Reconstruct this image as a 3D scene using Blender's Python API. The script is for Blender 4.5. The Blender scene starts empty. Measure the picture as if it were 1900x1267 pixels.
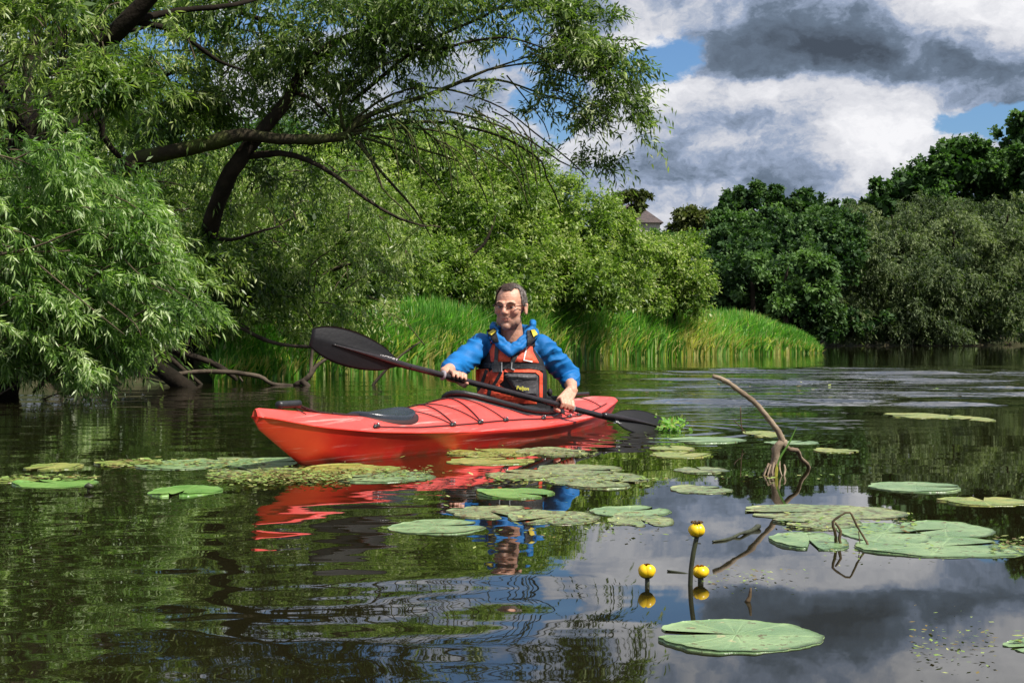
import bpy, bmesh, math, random
import numpy as np
from mathutils import Vector, Matrix, noise as mnoise
from mathutils.bvhtree import BVHTree
from mathutils.geometry import delaunay_2d_cdt

scn = bpy.context.scene
COL = scn.collection
R = math.radians

# ------------------------------------------------------------------ camera
F, CX, HZ, CAMH = 2639.0, 950.0, 620.0, 0.5
cam = bpy.data.cameras.new("camera")
cam.sensor_width = 36.0
cam.lens = 50.0
cam.shift_y = -13.5 / 1900.0
cam.clip_start = 0.05
cam.clip_end = 3000.0
camo = bpy.data.objects.new("camera", cam)
COL.objects.link(camo)
camo.location = (0, 0, CAMH)
camo.rotation_euler = (R(90), 0, 0)
scn.camera = camo

# ------------------------------------------------------------------ view
scn.view_settings.view_transform = 'Standard'
scn.view_settings.look = 'None'
scn.view_settings.gamma = 1.0
scn.view_settings.use_curve_mapping = False
scn.view_settings.exposure = 0.5
scn.render.engine = 'CYCLES'
scn.cycles.max_bounces = 8
scn.cycles.diffuse_bounces = 3
scn.cycles.glossy_bounces = 4
scn.cycles.transmission_bounces = 4
scn.cycles.transparent_max_bounces = 8
scn.cycles.caustics_reflective = False
scn.cycles.caustics_refractive = False
scn.cycles.sample_clamp_indirect = 6.0

# ------------------------------------------------------------------ node helper
class NT:
    def __init__(s, tree):
        s.t = tree; s.n = tree.nodes; s.l = tree.links
    def new(s, typ, **kw):
        n = s.n.new(typ)
        for k, v in kw.items():
            setattr(n, k, v)
        return n
    def put(s, sock, v):
        if isinstance(v, bpy.types.NodeSocket):
            s.l.new(v, sock)
        elif v is not None:
            try:
                sock.default_value = v
            except Exception:
                sock.default_value = tuple(v) + (1.0,)
    def math(s, op, a, b=None, c=None, clamp=False):
        n = s.new('ShaderNodeMath', operation=op, use_clamp=clamp)
        s.put(n.inputs[0], a)
        if b is not None: s.put(n.inputs[1], b)
        if c is not None: s.put(n.inputs[2], c)
        return n.outputs[0]
    def vmath(s, op, a, b=None, out=0):
        n = s.new('ShaderNodeVectorMath', operation=op)
        s.put(n.inputs[0], a)
        if b is not None: s.put(n.inputs[1], b)
        return n.outputs[out]
    def noise(s, vec, scale, detail=4, rough=.5, lac=2.0, out=0, dist=0.0):
        n = s.new('ShaderNodeTexNoise')
        if vec is not None: s.put(n.inputs['Vector'], vec)
        n.inputs['Scale'].default_value = scale
        n.inputs['Detail'].default_value = detail
        n.inputs['Roughness'].default_value = rough
        n.inputs['Lacunarity'].default_value = lac
        n.inputs['Distortion'].default_value = dist
        return n.outputs[out]
    def rng(s, v, a, b, c=0.0, d=1.0, smooth=True):
        n = s.new('ShaderNodeMapRange')
        n.interpolation_type = 'SMOOTHSTEP' if smooth else 'LINEAR'
        s.put(n.inputs[0], v)
        for i, x in zip((1, 2, 3, 4), (a, b, c, d)): s.put(n.inputs[i], x)
        return n.outputs[0]
    def mix(s, f, a, b, mode='MIX'):
        n = s.new('ShaderNodeMix', data_type='RGBA', blend_type=mode)
        s.put(n.inputs[0], f); s.put(n.inputs[6], a); s.put(n.inputs[7], b)
        return n.outputs[2]
    def ramp(s, f, stops):
        n = s.new('ShaderNodeValToRGB')
        e = n.color_ramp.elements
        while len(e) < len(stops): e.new(.5)
        for el, (p, c) in zip(e, stops):
            el.position = p; el.color = tuple(c) + (1.0,)
        s.put(n.inputs[0], f)
        return n.outputs[0]
    def scale(s, vec, x, y, z):
        return s.vmath('MULTIPLY', vec, (x, y, z))

# ------------------------------------------------------------------ world: clear-sky model with broken cloud
SUN_EL, SUN_AZ = R(52), R(126)   # azimuth measured clockwise from +Y (north) : light comes from +X side
w = bpy.data.worlds.new("World")
scn.world = w
w.use_nodes = True
W_ = NT(w.node_tree)
for n in list(W_.n): W_.n.remove(n)
sky = W_.new('ShaderNodeTexSky', sky_type='NISHITA')
sky.sun_disc = False
sky.sun_elevation = SUN_EL
sky.sun_rotation = SUN_AZ
sky.air_density = 1.2; sky.dust_density = .6; sky.ozone_density = 2.0
bg = W_.new('ShaderNodeBackground')
bg.inputs[1].default_value = 0.1
wo = W_.new('ShaderNodeOutputWorld')
W_.l.new(bg.outputs[0], wo.inputs[0])
tc = W_.new('ShaderNodeTexCoord').outputs['Generated']
def sky_dir(px, py):
    v = Vector(((px - CX) / F, 1.0, (HZ - py) / F)); v.normalize(); return v
# domain warp gives the billowed edges
wn = W_.noise(W_.scale(tc, 1, 1, 1.6), 14, 6, .6, out=1)
wv = W_.vmath('SUBTRACT', wn, (.5, .5, .5))
wd = W_.vmath('ADD', tc, W_.scale(wv, .075, .075, .05))
def lump(px, py, rx, ry):
    d = sky_dir(px, py)
    dv = W_.vmath('SUBTRACT', wd, tuple(d))
    dv = W_.scale(dv, F / rx, 1.5, F / ry)
    L = W_.vmath('LENGTH', dv, out=1)
    return W_.rng(L, 2.1, 0.0)
def addl(lst):
    o = None
    for (v, k) in lst:
        t_ = W_.math('MULTIPLY', v, k)
        o = t_ if o is None else W_.math('ADD', o, t_)
    return o
cvec = W_.scale(wd, 1.0, 1.0, 1.7)
nb = W_.noise(cvec, 7.0, 10, .56)
nm = W_.noise(W_.vmath('ADD', cvec, (3.1, 1.7, 9.2)), 17.0, 10, .6)
nf = W_.noise(W_.vmath('ADD', cvec, (7.1, 4.7, 2.2)), 44.0, 8, .6)
cen = lambda v: W_.math('SUBTRACT', v, .5)
cov = W_.math('ADD', W_.math('MULTIPLY', cen(nb), 1.0), W_.math('MULTIPLY', cen(nm), .8))
cov = W_.math('ADD', cov, W_.math('MULTIPLY', cen(nf), .25))
cov = W_.math('ADD', cov, addl([(lump(1230, 115, 62, 50), -.62), (lump(1860, 225, 95, 30), -.75), (lump(300, 90, 90, 90), -.4),
                                (lump(1010, 200, 60, 60), -.35), (lump(640, -60, 260, 80), -.2), (lump(900, 40, 90, 60), -.3),
                                (lump(1500, 180, 330, 190), .25), (lump(1150, 30, 90, 40), .35), (lump(1150, 280, 180, 110), .12), (lump(640, 240, 200, 120), .2)]))
cov = W_.math('ADD', cov, .18)
cm = W_.rng(cov, -.06, .12)
# shade of cloud: 0 bright, 1 dark base
sh = W_.math('ADD', W_.math('MULTIPLY', cen(nb), .8), .37)
sh = W_.math('ADD', sh, W_.math('MULTIPLY', cen(nm), -1.15))
sh = W_.math('ADD', sh, W_.math('MULTIPLY', cen(nf), -.5))
sh = W_.math('ADD', sh, addl([(lump(1520, 70, 165, 50), .46), (lump(1650, 118, 150, 26), .36), (lump(1850, 140, 110, 30), .26), (lump(1370, 10, 60, 40), .12),
                              (lump(1800, 30, 130, 50), -.34), (lump(1690, 100, 60, 22), -.10), (lump(1340, 170, 170, 34), -.26), (lump(1640, 255, 120, 55), -.34), (lump(1090, 350, 90, 70), -.12),
                              (lump(1420, 310, 160, 60), .14), (lump(1330, 370, 220, 50), .08), (lump(1190, 50, 60, 50), -.16)]))
cc = W_.ramp(sh, [(0.0, (6.6, 6.6, 6.8)), (.28, (4.7, 4.8, 5.2)), (.46, (2.3, 2.8, 3.8)), (.64, (1.1, 1.45, 1.98)), (1.0, (.48, .62, .84))])
skyc = W_.mix(1.0, sky.outputs[0], (.46, .62, .84, 1), 'MULTIPLY')
final = W_.mix(cm, skyc, cc)
W_.l.new(final, bg.inputs[0])

# ------------------------------------------------------------------ sun
sl = bpy.data.lights.new("sun", 'SUN')
sl.energy = 5.0
sl.angle = R(.55)
sl.color = (1.0, .955, .87)
so = bpy.data.objects.new("sun", sl)
COL.objects.link(so)
sdir = Vector((math.sin(SUN_AZ) * math.cos(SUN_EL), math.cos(SUN_AZ) * math.cos(SUN_EL), math.sin(SUN_EL)))
so.rotation_euler = (-sdir).to_track_quat('-Z', 'Y').to_euler()
so.location = (20, 0, 40)

# ------------------------------------------------------------------ helpers
def P(px, py, d):
    return Vector(((px - CX) / F * d, d, CAMH - (py - HZ) / F * d))
def Wp(px, py):
    d = CAMH * F / (py - HZ)
    return Vector(((px - CX) / F * d, d, 0.0))

def tag(o, label=None, cat=None, group=None, kind=None):
    if label: o['label'] = label
    if cat: o['category'] = cat
    if group: o['group'] = group
    if kind: o['kind'] = kind
    return o
def empty(name, loc, label, cat, group=None):
    o = bpy.data.objects.new(name, None)
    o.empty_display_size = .2
    COL.objects.link(o); o.location = loc
    return tag(o, label, cat, group)
def link(name, me, mat, parent=None, world=True):
    o = bpy.data.objects.new(name, me)
    COL.objects.link(o)
    if mat is not None:
        if isinstance(mat, (list, tuple)):
            for m in mat: me.materials.append(m)
        else:
            me.materials.append(mat)
    if parent is not None:
        o.parent = parent
        if world:
            p, off = parent, Vector((0, 0, 0))
            while p is not None:
                off += p.location; p = p.parent
            o.location = -off
    return o
def smooth(me, v=True):
    me.polygons.foreach_set('use_smooth', np.full(len(me.polygons), v))
    me.update()
def np_mesh(name, co, faces, tint=None):
    """co (N,3); faces (M,k) same size."""
    me = bpy.data.meshes.new(name)
    co = np.ascontiguousarray(co, dtype=np.float32); faces = np.ascontiguousarray(faces, dtype=np.int32)
    M, k = faces.shape
    me.vertices.add(len(co)); me.vertices.foreach_set('co', co.ravel())
    me.loops.add(M * k); me.loops.foreach_set('vertex_index', faces.ravel())
    me.polygons.add(M); me.polygons.foreach_set('loop_start', np.arange(0, M * k, k, dtype=np.int32))
    if tint is not None:
        a = me.attributes.new('tint', 'FLOAT', 'FACE'); a.data.foreach_set('value', tint.astype(np.float32))
    me.update(calc_edges=True)
    return me

def nrm(a):
    return a / (np.linalg.norm(a, axis=-1, keepdims=True) + 1e-9)

def catmull(pts, rad, step):
    pts = [Vector(p) for p in pts]
    P_, R_ = [], []
    n = len(pts)
    for i in range(n - 1):
        p0, p1, p2, p3 = pts[max(i - 1, 0)], pts[i], pts[i + 1], pts[min(i + 2, n - 1)]
        m = max(2, int((p2 - p1).length / step))
        for j in range(m):
            t = j / m
            q = .5 * ((2 * p1) + (p2 - p0) * t + (2 * p0 - 5 * p1 + 4 * p2 - p3) * t * t + (3 * p1 - p0 - 3 * p2 + p3) * t ** 3)
            P_.append(q); R_.append(rad[i] * (1 - t) + rad[i + 1] * t)
    P_.append(pts[-1]); R_.append(rad[-1])
    return P_, R_

class Tubes:
    def __init__(s): s.v = []; s.f = []
    def add(s, pts, rad, step=.1, sides=8, rough=0.0, cap=True, smoothp=True, seed=0):
        if smoothp: pts, rad = catmull(pts, rad, step)
        else: pts = [Vector(p) for p in pts]
        n = len(pts); b = len(s.v)
        up = Vector((0, 0, 1)); nv = None
        for i, p in enumerate(pts):
            d = (pts[min(i + 1, n - 1)] - pts[max(i - 1, 0)])
            if d.length < 1e-9: d = Vector((0, 0, 1))
            d.normalize()
            if nv is None:
                nv = d.cross(up if abs(d.z) < .9 else Vector((1, 0, 0))).normalized()
            else:
                nv = (nv - d * nv.dot(d)).normalized()
            bn = d.cross(nv)
            for k in range(sides):
                a = 2 * math.pi * k / sides
                u = nv * math.cos(a) + bn * math.sin(a)
                r = rad[i]
                if rough: r *= 1 + rough * mnoise.noise((p + u * rad[i]) * (1.2 / max(rad[i], .004)) * .5 + Vector((seed, 0, 0)))
                s.v.append(p + u * r)
        for i in range(n - 1):
            for k in range(sides):
                a = b + i * sides + k; c = b + i * sides + (k + 1) % sides
                s.f.append((a, c, c + sides, a + sides))
        if cap and sides > 2:
            for (base, ring) in ((b, 0), (b + (n - 1) * sides, 1)):
                cpt = len(s.v)
                s.v.append(pts[0] if ring == 0 else pts[-1])
                for k in range(sides):
                    t = (cpt, base + (k + 1) % sides, base + k) if ring == 0 else (cpt, base + k, base + (k + 1) % sides)
                    s.f.append(t)
    def mesh(s, name, sm=True):
        me = bpy.data.meshes.new(name)
        me.from_pydata([tuple(v) for v in s.v], [], s.f)
        if sm: smooth(me)
        me.update()
        return me

# ------------------------------------------------------------------ materials
MATS = {}
def mat(name, col, rough=.6, spec=.5, var=0.0, vscale=8, bump=0.0, bscale=40, metal=0.0, col2=None, coat=0.0, sheen=0.0, sss=0.0):
    m = bpy.data.materials.new(name); m.use_nodes = True
    T = NT(m.node_tree)
    b = T.n['Principled BSDF']
    b.inputs['Roughness'].default_value = rough
    b.inputs['Specular IOR Level'].default_value = spec
    b.inputs['Metallic'].default_value = metal
    b.inputs['Coat Weight'].default_value = coat
    if sheen: b.inputs['Sheen Weight'].default_value = sheen
    if sss:
        b.inputs['Subsurface Weight'].default_value = sss
        b.inputs['Subsurface Radius'].default_value = (.012, .004, .002)
        b.inputs['Subsurface Scale'].default_value = 1.0
    oc = T.new('ShaderNodeTexCoord').outputs['Object']
    if var or col2 is not None:
        nz = T.noise(oc, vscale, 6, .6)
        c2 = col2 if col2 is not None else tuple(max(0, x * (1 - var)) for x in col)
        c = T.mix(T.rng(nz, .35, .65), tuple(col) + (1,), tuple(c2) + (1,))
        T.l.new(c, b.inputs['Base Color'])
        rr = T.math('ADD', rough - .08, T.math('MULTIPLY', T.noise(oc, vscale * 3, 5, .6), .16))
        T.l.new(rr, b.inputs['Roughness'])
    else:
        b.inputs['Base Color'].default_value = tuple(col) + (1,)
    if bump:
        bp = T.new('ShaderNodeBump'); bp.inputs['Strength'].default_value = 1.0
        bp.inputs['Distance'].default_value = bump
        T.l.new(T.noise(oc, bscale, 6, .6), bp.inputs['Height'])
        T.l.new(bp.outputs[0], b.inputs['Normal'])
    MATS[name] = m
    return m

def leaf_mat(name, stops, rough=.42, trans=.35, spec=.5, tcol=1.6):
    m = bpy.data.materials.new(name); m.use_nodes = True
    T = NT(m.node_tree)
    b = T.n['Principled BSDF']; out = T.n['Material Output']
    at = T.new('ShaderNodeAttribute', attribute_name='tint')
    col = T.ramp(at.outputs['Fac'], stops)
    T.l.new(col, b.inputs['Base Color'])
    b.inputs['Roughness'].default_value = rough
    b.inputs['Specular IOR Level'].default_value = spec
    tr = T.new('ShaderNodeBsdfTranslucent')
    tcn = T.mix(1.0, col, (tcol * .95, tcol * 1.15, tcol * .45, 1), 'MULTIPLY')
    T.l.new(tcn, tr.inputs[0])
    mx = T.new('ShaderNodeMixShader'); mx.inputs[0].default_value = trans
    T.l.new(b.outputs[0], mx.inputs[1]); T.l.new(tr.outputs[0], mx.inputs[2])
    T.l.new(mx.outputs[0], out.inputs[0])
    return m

M_WIL = leaf_mat("willow_leaf", [(0, (.026, .062, .011)), (.5, (.11, .185, .03)), (.82, (.22, .30, .06)), (1, (.40, .44, .2))], .42, .38, .5)
M_WIL2 = leaf_mat("willow_leaf_bright", [(0, (.030, .075, .014)), (.5, (.095, .185, .034)), (.82, (.21, .33, .08)), (1, (.46, .54, .28))], .40, .42, .55)
M_CAN = leaf_mat("canopy_leaf", [(0, (.030, .058, .012)), (.5, (.095, .155, .03)), (.85, (.20, .27, .07)), (1, (.36, .40, .20))], .4, .42, .55)
M_BUSH = leaf_mat("bush_leaf", [(0, (.04, .08, .012)), (.5, (.125, .205, .028)), (.8, (.24, .33, .06)), (1, (.42, .46, .18))], .45, .4, .42)
M_DARK = leaf_mat("dark_leaf", [(0, (.013, .036, .011)), (.55, (.036, .084, .022)), (1, (.095, .165, .05))], .6, .25, .22)
M_DARK2 = leaf_mat("mid_leaf", [(0, (.018, .046, .012)), (.55, (.055, .12, .028)), (1, (.13, .22, .065))], .58, .3, .25)
M_GREY = leaf_mat("grey_willow_leaf", [(0, (.032, .052, .022)), (.5, (.105, .145, .058)), (1, (.22, .26, .12))], .58, .3, .25)
M_OLIVE = leaf_mat("olive_leaf", [(0, (.035, .048, .012)), (.6, (.08, .10, .026)), (1, (.15, .16, .05))], .55, .3, .3)
M_REED = leaf_mat("reed_blade", [(0, (.045, .13, .016)), (.5, (.11, .28, .035)), (.85, (.21, .42, .08)), (.95, (.38, .52, .2)), (1, (.46, .42, .14))], .36, .48, .5)
M_BARK = mat("bark", (.042, .031, .021), .9, .2, col2=(.022, .017, .012), vscale=6, bump=.02, bscale=14)
M_SHADEBARK = mat("shade_bark", (.022, .017, .012), .95, .1, col2=(.012, .010, .007), vscale=6, bump=.02, bscale=14)  # bark darkened in its colour to carry the shade of the foliage above
M_MOSS = mat("mossy_bark", (.045, .036, .022), .9, .2, col2=(.07, .085, .02), vscale=3, bump=.02, bscale=14)
M_TWIG = mat("twig_bark", (.10, .075, .045), .8, .3, col2=(.05, .038, .022), vscale=4)
M_DRIFT = mat("driftwood", (.30, .23, .16), .8, .3, col2=(.15, .105, .07), vscale=18, bump=.003, bscale=60)
M_DEAD = mat("dead_branch", (.11, .085, .06), .85, .3, col2=(.035, .026, .018), vscale=5, bump=.006, bscale=30)

# ------------------------------------------------------------------ foliage generator
def make_leaves(rng, base, D, L, K, ll, lw, droop=.4, spread=.8, hang=.25, face=None):
    """shoots -> leaf kites"""
    N = len(base)
    t = (np.arange(K)[None, :] + .3 + rng.random((N, K)) * .7) / K
    L = L[:, None]
    pos = base[:, None, :] + D[:, None, :] * (L * t)[..., None]
    pos[..., 2] -= droop * L * t * t
    T = np.repeat(D[:, None, :], K, 1).copy(); T[..., 2] -= 2 * droop * t
    T = nrm(T)
    S = nrm(np.cross(T, nrm(rng.normal(size=(N, K, 3)))))
    ld = T * (.75) + S * spread + rng.normal(size=(N, K, 3)) * .18
    ld[..., 2] -= hang
    ld = nrm(ld)
    up = rng.normal(size=(N, K, 3)) * .75; up[..., 2] += .9
    wv = nrm(np.cross(ld, up))
    s = rng.uniform(.65, 1.2, (N, K, 1))
    l_, w_ = ll * s, lw * s
    mid = pos + ld * l_ * .42
    tip = pos + ld * l_; tip[..., 2] -= .12 * l_[..., 0]
    nn = np.cross(ld, wv)
    co = np.stack([pos, mid + wv * w_ * .5 + nn * w_ * .12, tip, mid - wv * w_ * .5 + nn * w_ * .12], axis=2).reshape(-1, 3)
    f = np.arange(N * K * 4).reshape(-1, 4)
    return co, f

def shell(rng, c, r, M, lo=.72, hi=1.06, back=.45, low=-.7):
    """points on ellipsoid shell, thinned on the side away from the water"""
    out = []
    u = nrm(rng.normal(size=(M * 4, 3)))
    u = u[(u[:, 1] < back) & (u[:, 2] > low)][:M]
    f = rng.uniform(lo, hi, (len(u), 1))
    return np.array(c) + u * f * np.array(r), u

def crown_mesh(name, seed, blobs, ll, lw, K=10, sl=.5, droop=.4, spread=.8, hang=.25, clump=.16, per=14, upb=.35, fill=.5, tint_bias=0.0, back=.45, nsub=None, subr=(.22, .40), minz=.01):
    """blobs: (px,py,d,rx,ry,rd,nclumps) - every blob is broken into boughs, every bough carries leafy shoots"""
    rng = np.random.default_rng(seed)
    CO, TT = [], []
    for (px, py, d, rx, ry, rd, M) in blobs:
        c = np.array(P(px, py, d)); k = d / F
        r = np.array((rx * k, rd, ry * k))
        ns = nsub or max(5, int(M / 4.5))
        sc, su = shell(rng, c, r, ns, lo=.45, hi=.98, back=back)
        ns = len(sc)
        sr = rng.uniform(*subr, (ns, 1)) * r[None, :] * rng.uniform(.8, 1.25, (ns, 3))
        st = rng.normal(0, .16, ns) + tint_bias
        who = rng.integers(0, ns, M)
        u2 = nrm(rng.normal(size=(M, 3)) + su[who] * .7 + np.array([0, -.15, .35]))
        cc = sc[who] + u2 * sr[who] * rng.uniform(.75, 1.08, (M, 1))
        sg = clump * .5 * (r[0] * r[2]) ** .5
        ct = (st[who] + rng.normal(0, .10, M))[:, None]
        B = np.repeat(cc, per, 0) + rng.normal(size=(M * per, 3)) * sg
        U = np.repeat(nrm(u2 + su[who] * .5), per, 0)
        D = U * .9 + rng.normal(size=B.shape) * .5; D[:, 2] += upb
        D = nrm(D)
        L = sl * rng.uniform(.4, 1.3, len(B)) * (1 + .5 * (rng.random(len(B)) < .08))
        co, f = make_leaves(rng, B, D, L, K, ll, lw, droop, spread, hang)
        keep = co.reshape(-1, 4, 3)[:, 2, 2] > minz
        co = co.reshape(-1, 4, 3)[keep].reshape(-1, 3)
        tt = (np.repeat(ct, per, 0) + .45 + rng.normal(0, .12, (M * per, 1)))
        tt = np.repeat(tt, K, 1) + np.linspace(-.1, .16, K)[None, :]
        tt = tt.ravel()[keep] + rng.normal(0, .19, keep.sum())
        CO.append(co); TT.append(tt)
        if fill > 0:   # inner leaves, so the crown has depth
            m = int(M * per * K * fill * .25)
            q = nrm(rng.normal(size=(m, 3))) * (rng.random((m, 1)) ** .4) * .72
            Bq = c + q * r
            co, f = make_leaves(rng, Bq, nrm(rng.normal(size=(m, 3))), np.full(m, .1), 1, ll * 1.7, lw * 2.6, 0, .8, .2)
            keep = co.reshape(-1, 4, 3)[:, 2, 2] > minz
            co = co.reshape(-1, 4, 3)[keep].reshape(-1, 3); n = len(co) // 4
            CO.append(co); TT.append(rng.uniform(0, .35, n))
    CO = np.concatenate(CO)
    return np_mesh(name, CO, np.arange(len(CO)).reshape(-1, 4), np.clip(np.concatenate(TT), 0, 1))

def in_poly(x, y, poly):
    c = np.zeros(len(x), bool); n = len(poly)
    for i in range(n):
        (x0, y0), (x1, y1) = poly[i], poly[(i + 1) % n]
        c ^= ((y0 > y) != (y1 > y)) & (x < (x1 - x0) * (y - y0) / ((y1 - y0) or 1e-9) + x0)
    return c
def bough_mesh(name, seed, poly, d0, d1, n, dx, dy, lift, shoots, ll, lw, K=10, sl=.2, droop=.4, spread=.75, hang=.3, tint_bias=0.0, minz=.0, twigs=None, skipd=None):
    """leafy boughs ending inside a region; every bough is a bent twig with side shoots"""
    rng = np.random.default_rng(seed)
    xs_ = [p[0] for p in poly]; ys_ = [p[1] for p in poly]
    tx = rng.uniform(min(xs_), max(xs_), n * 5); ty = rng.uniform(min(ys_), max(ys_), n * 5)
    ok = in_poly(tx, ty, poly); tx, ty = tx[ok][:n], ty[ok][:n]; n = len(tx)
    d = rng.uniform(d0, d1, n)
    def U(x, y, d): return np.stack([(x - CX) / F * d, d, CAMH - (y - HZ) / F * d], 1)
    tip = U(tx, ty, d)
    ax = rng.uniform(*dx, n); ay = rng.uniform(*dy, n)
    st = U(tx - ax, ty - ay, d + rng.uniform(-.1, .5, n))
    ct = (tip + st) / 2; ct[:, 2] += rng.uniform(*lift, n) * d / F
    t = rng.uniform(.25, 1.0, (n, shoots)) ** .8
    T1 = t[..., None]
    B = (1 - T1) ** 2 * st[:, None] + 2 * T1 * (1 - T1) * ct[:, None] + T1 ** 2 * tip[:, None]
    tan = nrm(2 * (1 - T1) * (ct - st)[:, None] + 2 * T1 * (tip - ct)[:, None])
    D = tan * .8 + rng.normal(size=B.shape) * .5; D[..., 2] += .22
    B = B.reshape(-1, 3); D = nrm(D.reshape(-1, 3))
    L = sl * rng.uniform(.5, 1.3, len(B)) * (1.1 - .45 * t.ravel())
    co, f = make_leaves(rng, B, D, L, K, ll, lw, droop, spread, hang)
    keep = co.reshape(-1, 4, 3)[:, 2, 2] > minz
    co = co.reshape(-1, 4, 3)[keep].reshape(-1, 3)
    bt = np.repeat(rng.normal(0, .15, n), shoots) + (t.ravel() - .6) * .5 + .45 + tint_bias
    tt = (np.repeat(bt[:, None], K, 1) + np.linspace(-.1, .18, K)[None]).ravel()[keep] + rng.normal(0, .17, keep.sum())
    if twigs is not None:
        for i in range(n):
            if i % 2: continue
            twigs.add([tuple(st[i]), tuple(.25 * st[i] + .5 * ct[i] + .25 * tip[i]), tuple(tip[i])], [.008, .005, .0018], .12, 4, 0, cap=False)
    return np_mesh(name, co, np.arange(len(co)).reshape(-1, 4), np.clip(tt, 0, 1))

def limb(T, pts, widths, d, step=.12, sides=10, rough=.25, seed=0):
    """pts in (px,py[,depth]); widths in px"""
    q = [P(p[0], p[1], p[2] if len(p) > 2 else d) for p in pts]
    r = [w_ * .5 * (p[2] if len(p) > 2 else d) / F for w_, p in zip(widths, pts)]
    T.add(q, r, step, sides, rough, seed=seed)

#%%SETTING
# ------------------------------------------------------------------ ground and river bed
SHORE = [(-60, -60), (-20, -10), (-9, 6)]
SHORE += [tuple(Wp(x, y).xy) for x, y in ((20, 716), (200, 714), (330, 712), (430, 706), (560, 700), (650, 694), (800, 684), (950, 676), (1100, 669), (1300, 661.5), (1450, 657), (1520, 655))]
SHORE += [(8.8, 40.5), (7.6, 46), (8.4, 54), (12, 60)]
SHORE += [tuple(Wp(x, y).xy) for x, y in ((1600, 640.5), (1900, 640.2))]
SHORE += [(40, 66), (70, 60), (140, 40), (400, -60), (400, -400), (-60, -400)]
def seg_dist(px, py, poly):
    d = np.full(px.shape, 1e9); inside = np.zeros(px.shape, bool)
    n = len(poly)
    for i in range(n):
        x0, y0 = poly[i]; x1, y1 = poly[(i + 1) % n]
        dx, dy = x1 - x0, y1 - y0
        t = np.clip(((px - x0) * dx + (py - y0) * dy) / (dx * dx + dy * dy), 0, 1)
        d = np.minimum(d, np.hypot(px - x0 - t * dx, py - y0 - t * dy))
        c = ((y0 > py) != (y1 > py)) & (px < dx * (py - y0) / (dy if dy else 1e-9) + x0)
        inside ^= c
    return np.where(inside, -d, d)
def ground_z(x, y):
    x = np.asarray(x, float); y = np.asarray(y, float)
    d = seg_dist(x, y, SHORE)
    z = np.where(d < 0, np.maximum(-.9, d * .5), .32 * (1 - np.exp(-d / .7)) + np.clip(d, 0, 40) * .03)
    z = z + np.clip((y - 85) / 60, 0, 1) * 6.5 * np.clip((d - 5) / 20, 0, 1)
    z = z + .06 * np.sin(x * 1.3 + 1.7 * np.sin(y * .7)) * np.clip(d / 2, 0, 1)
    return z
xs = np.concatenate([np.linspace(-700, -45, 12), np.linspace(-40, 60, 220), np.linspace(65, 800, 14)])
ys = np.concatenate([np.linspace(-400, -5, 8), np.linspace(0, 75, 190), np.linspace(77, 160, 28), np.linspace(180, 1500, 10)])
gx, gy = np.meshgrid(xs, ys)
gz = ground_z(gx, gy)
nx, ny = len(xs), len(ys)
ii = np.arange(nx * ny).reshape(ny, nx)
ff = np.stack([ii[:-1, :-1], ii[:-1, 1:], ii[1:, 1:], ii[1:, :-1]], -1).reshape(-1, 4)
me = np_mesh("ground", np.stack([gx, gy, gz], -1).reshape(-1, 3), ff); smooth(me)
M_SOIL = mat("bank_soil", (.055, .042, .024), .95, .2, col2=(.03, .045, .014), vscale=1.5, bump=.03, bscale=6)
tag(link("ground", me, M_SOIL), kind='structure')

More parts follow.
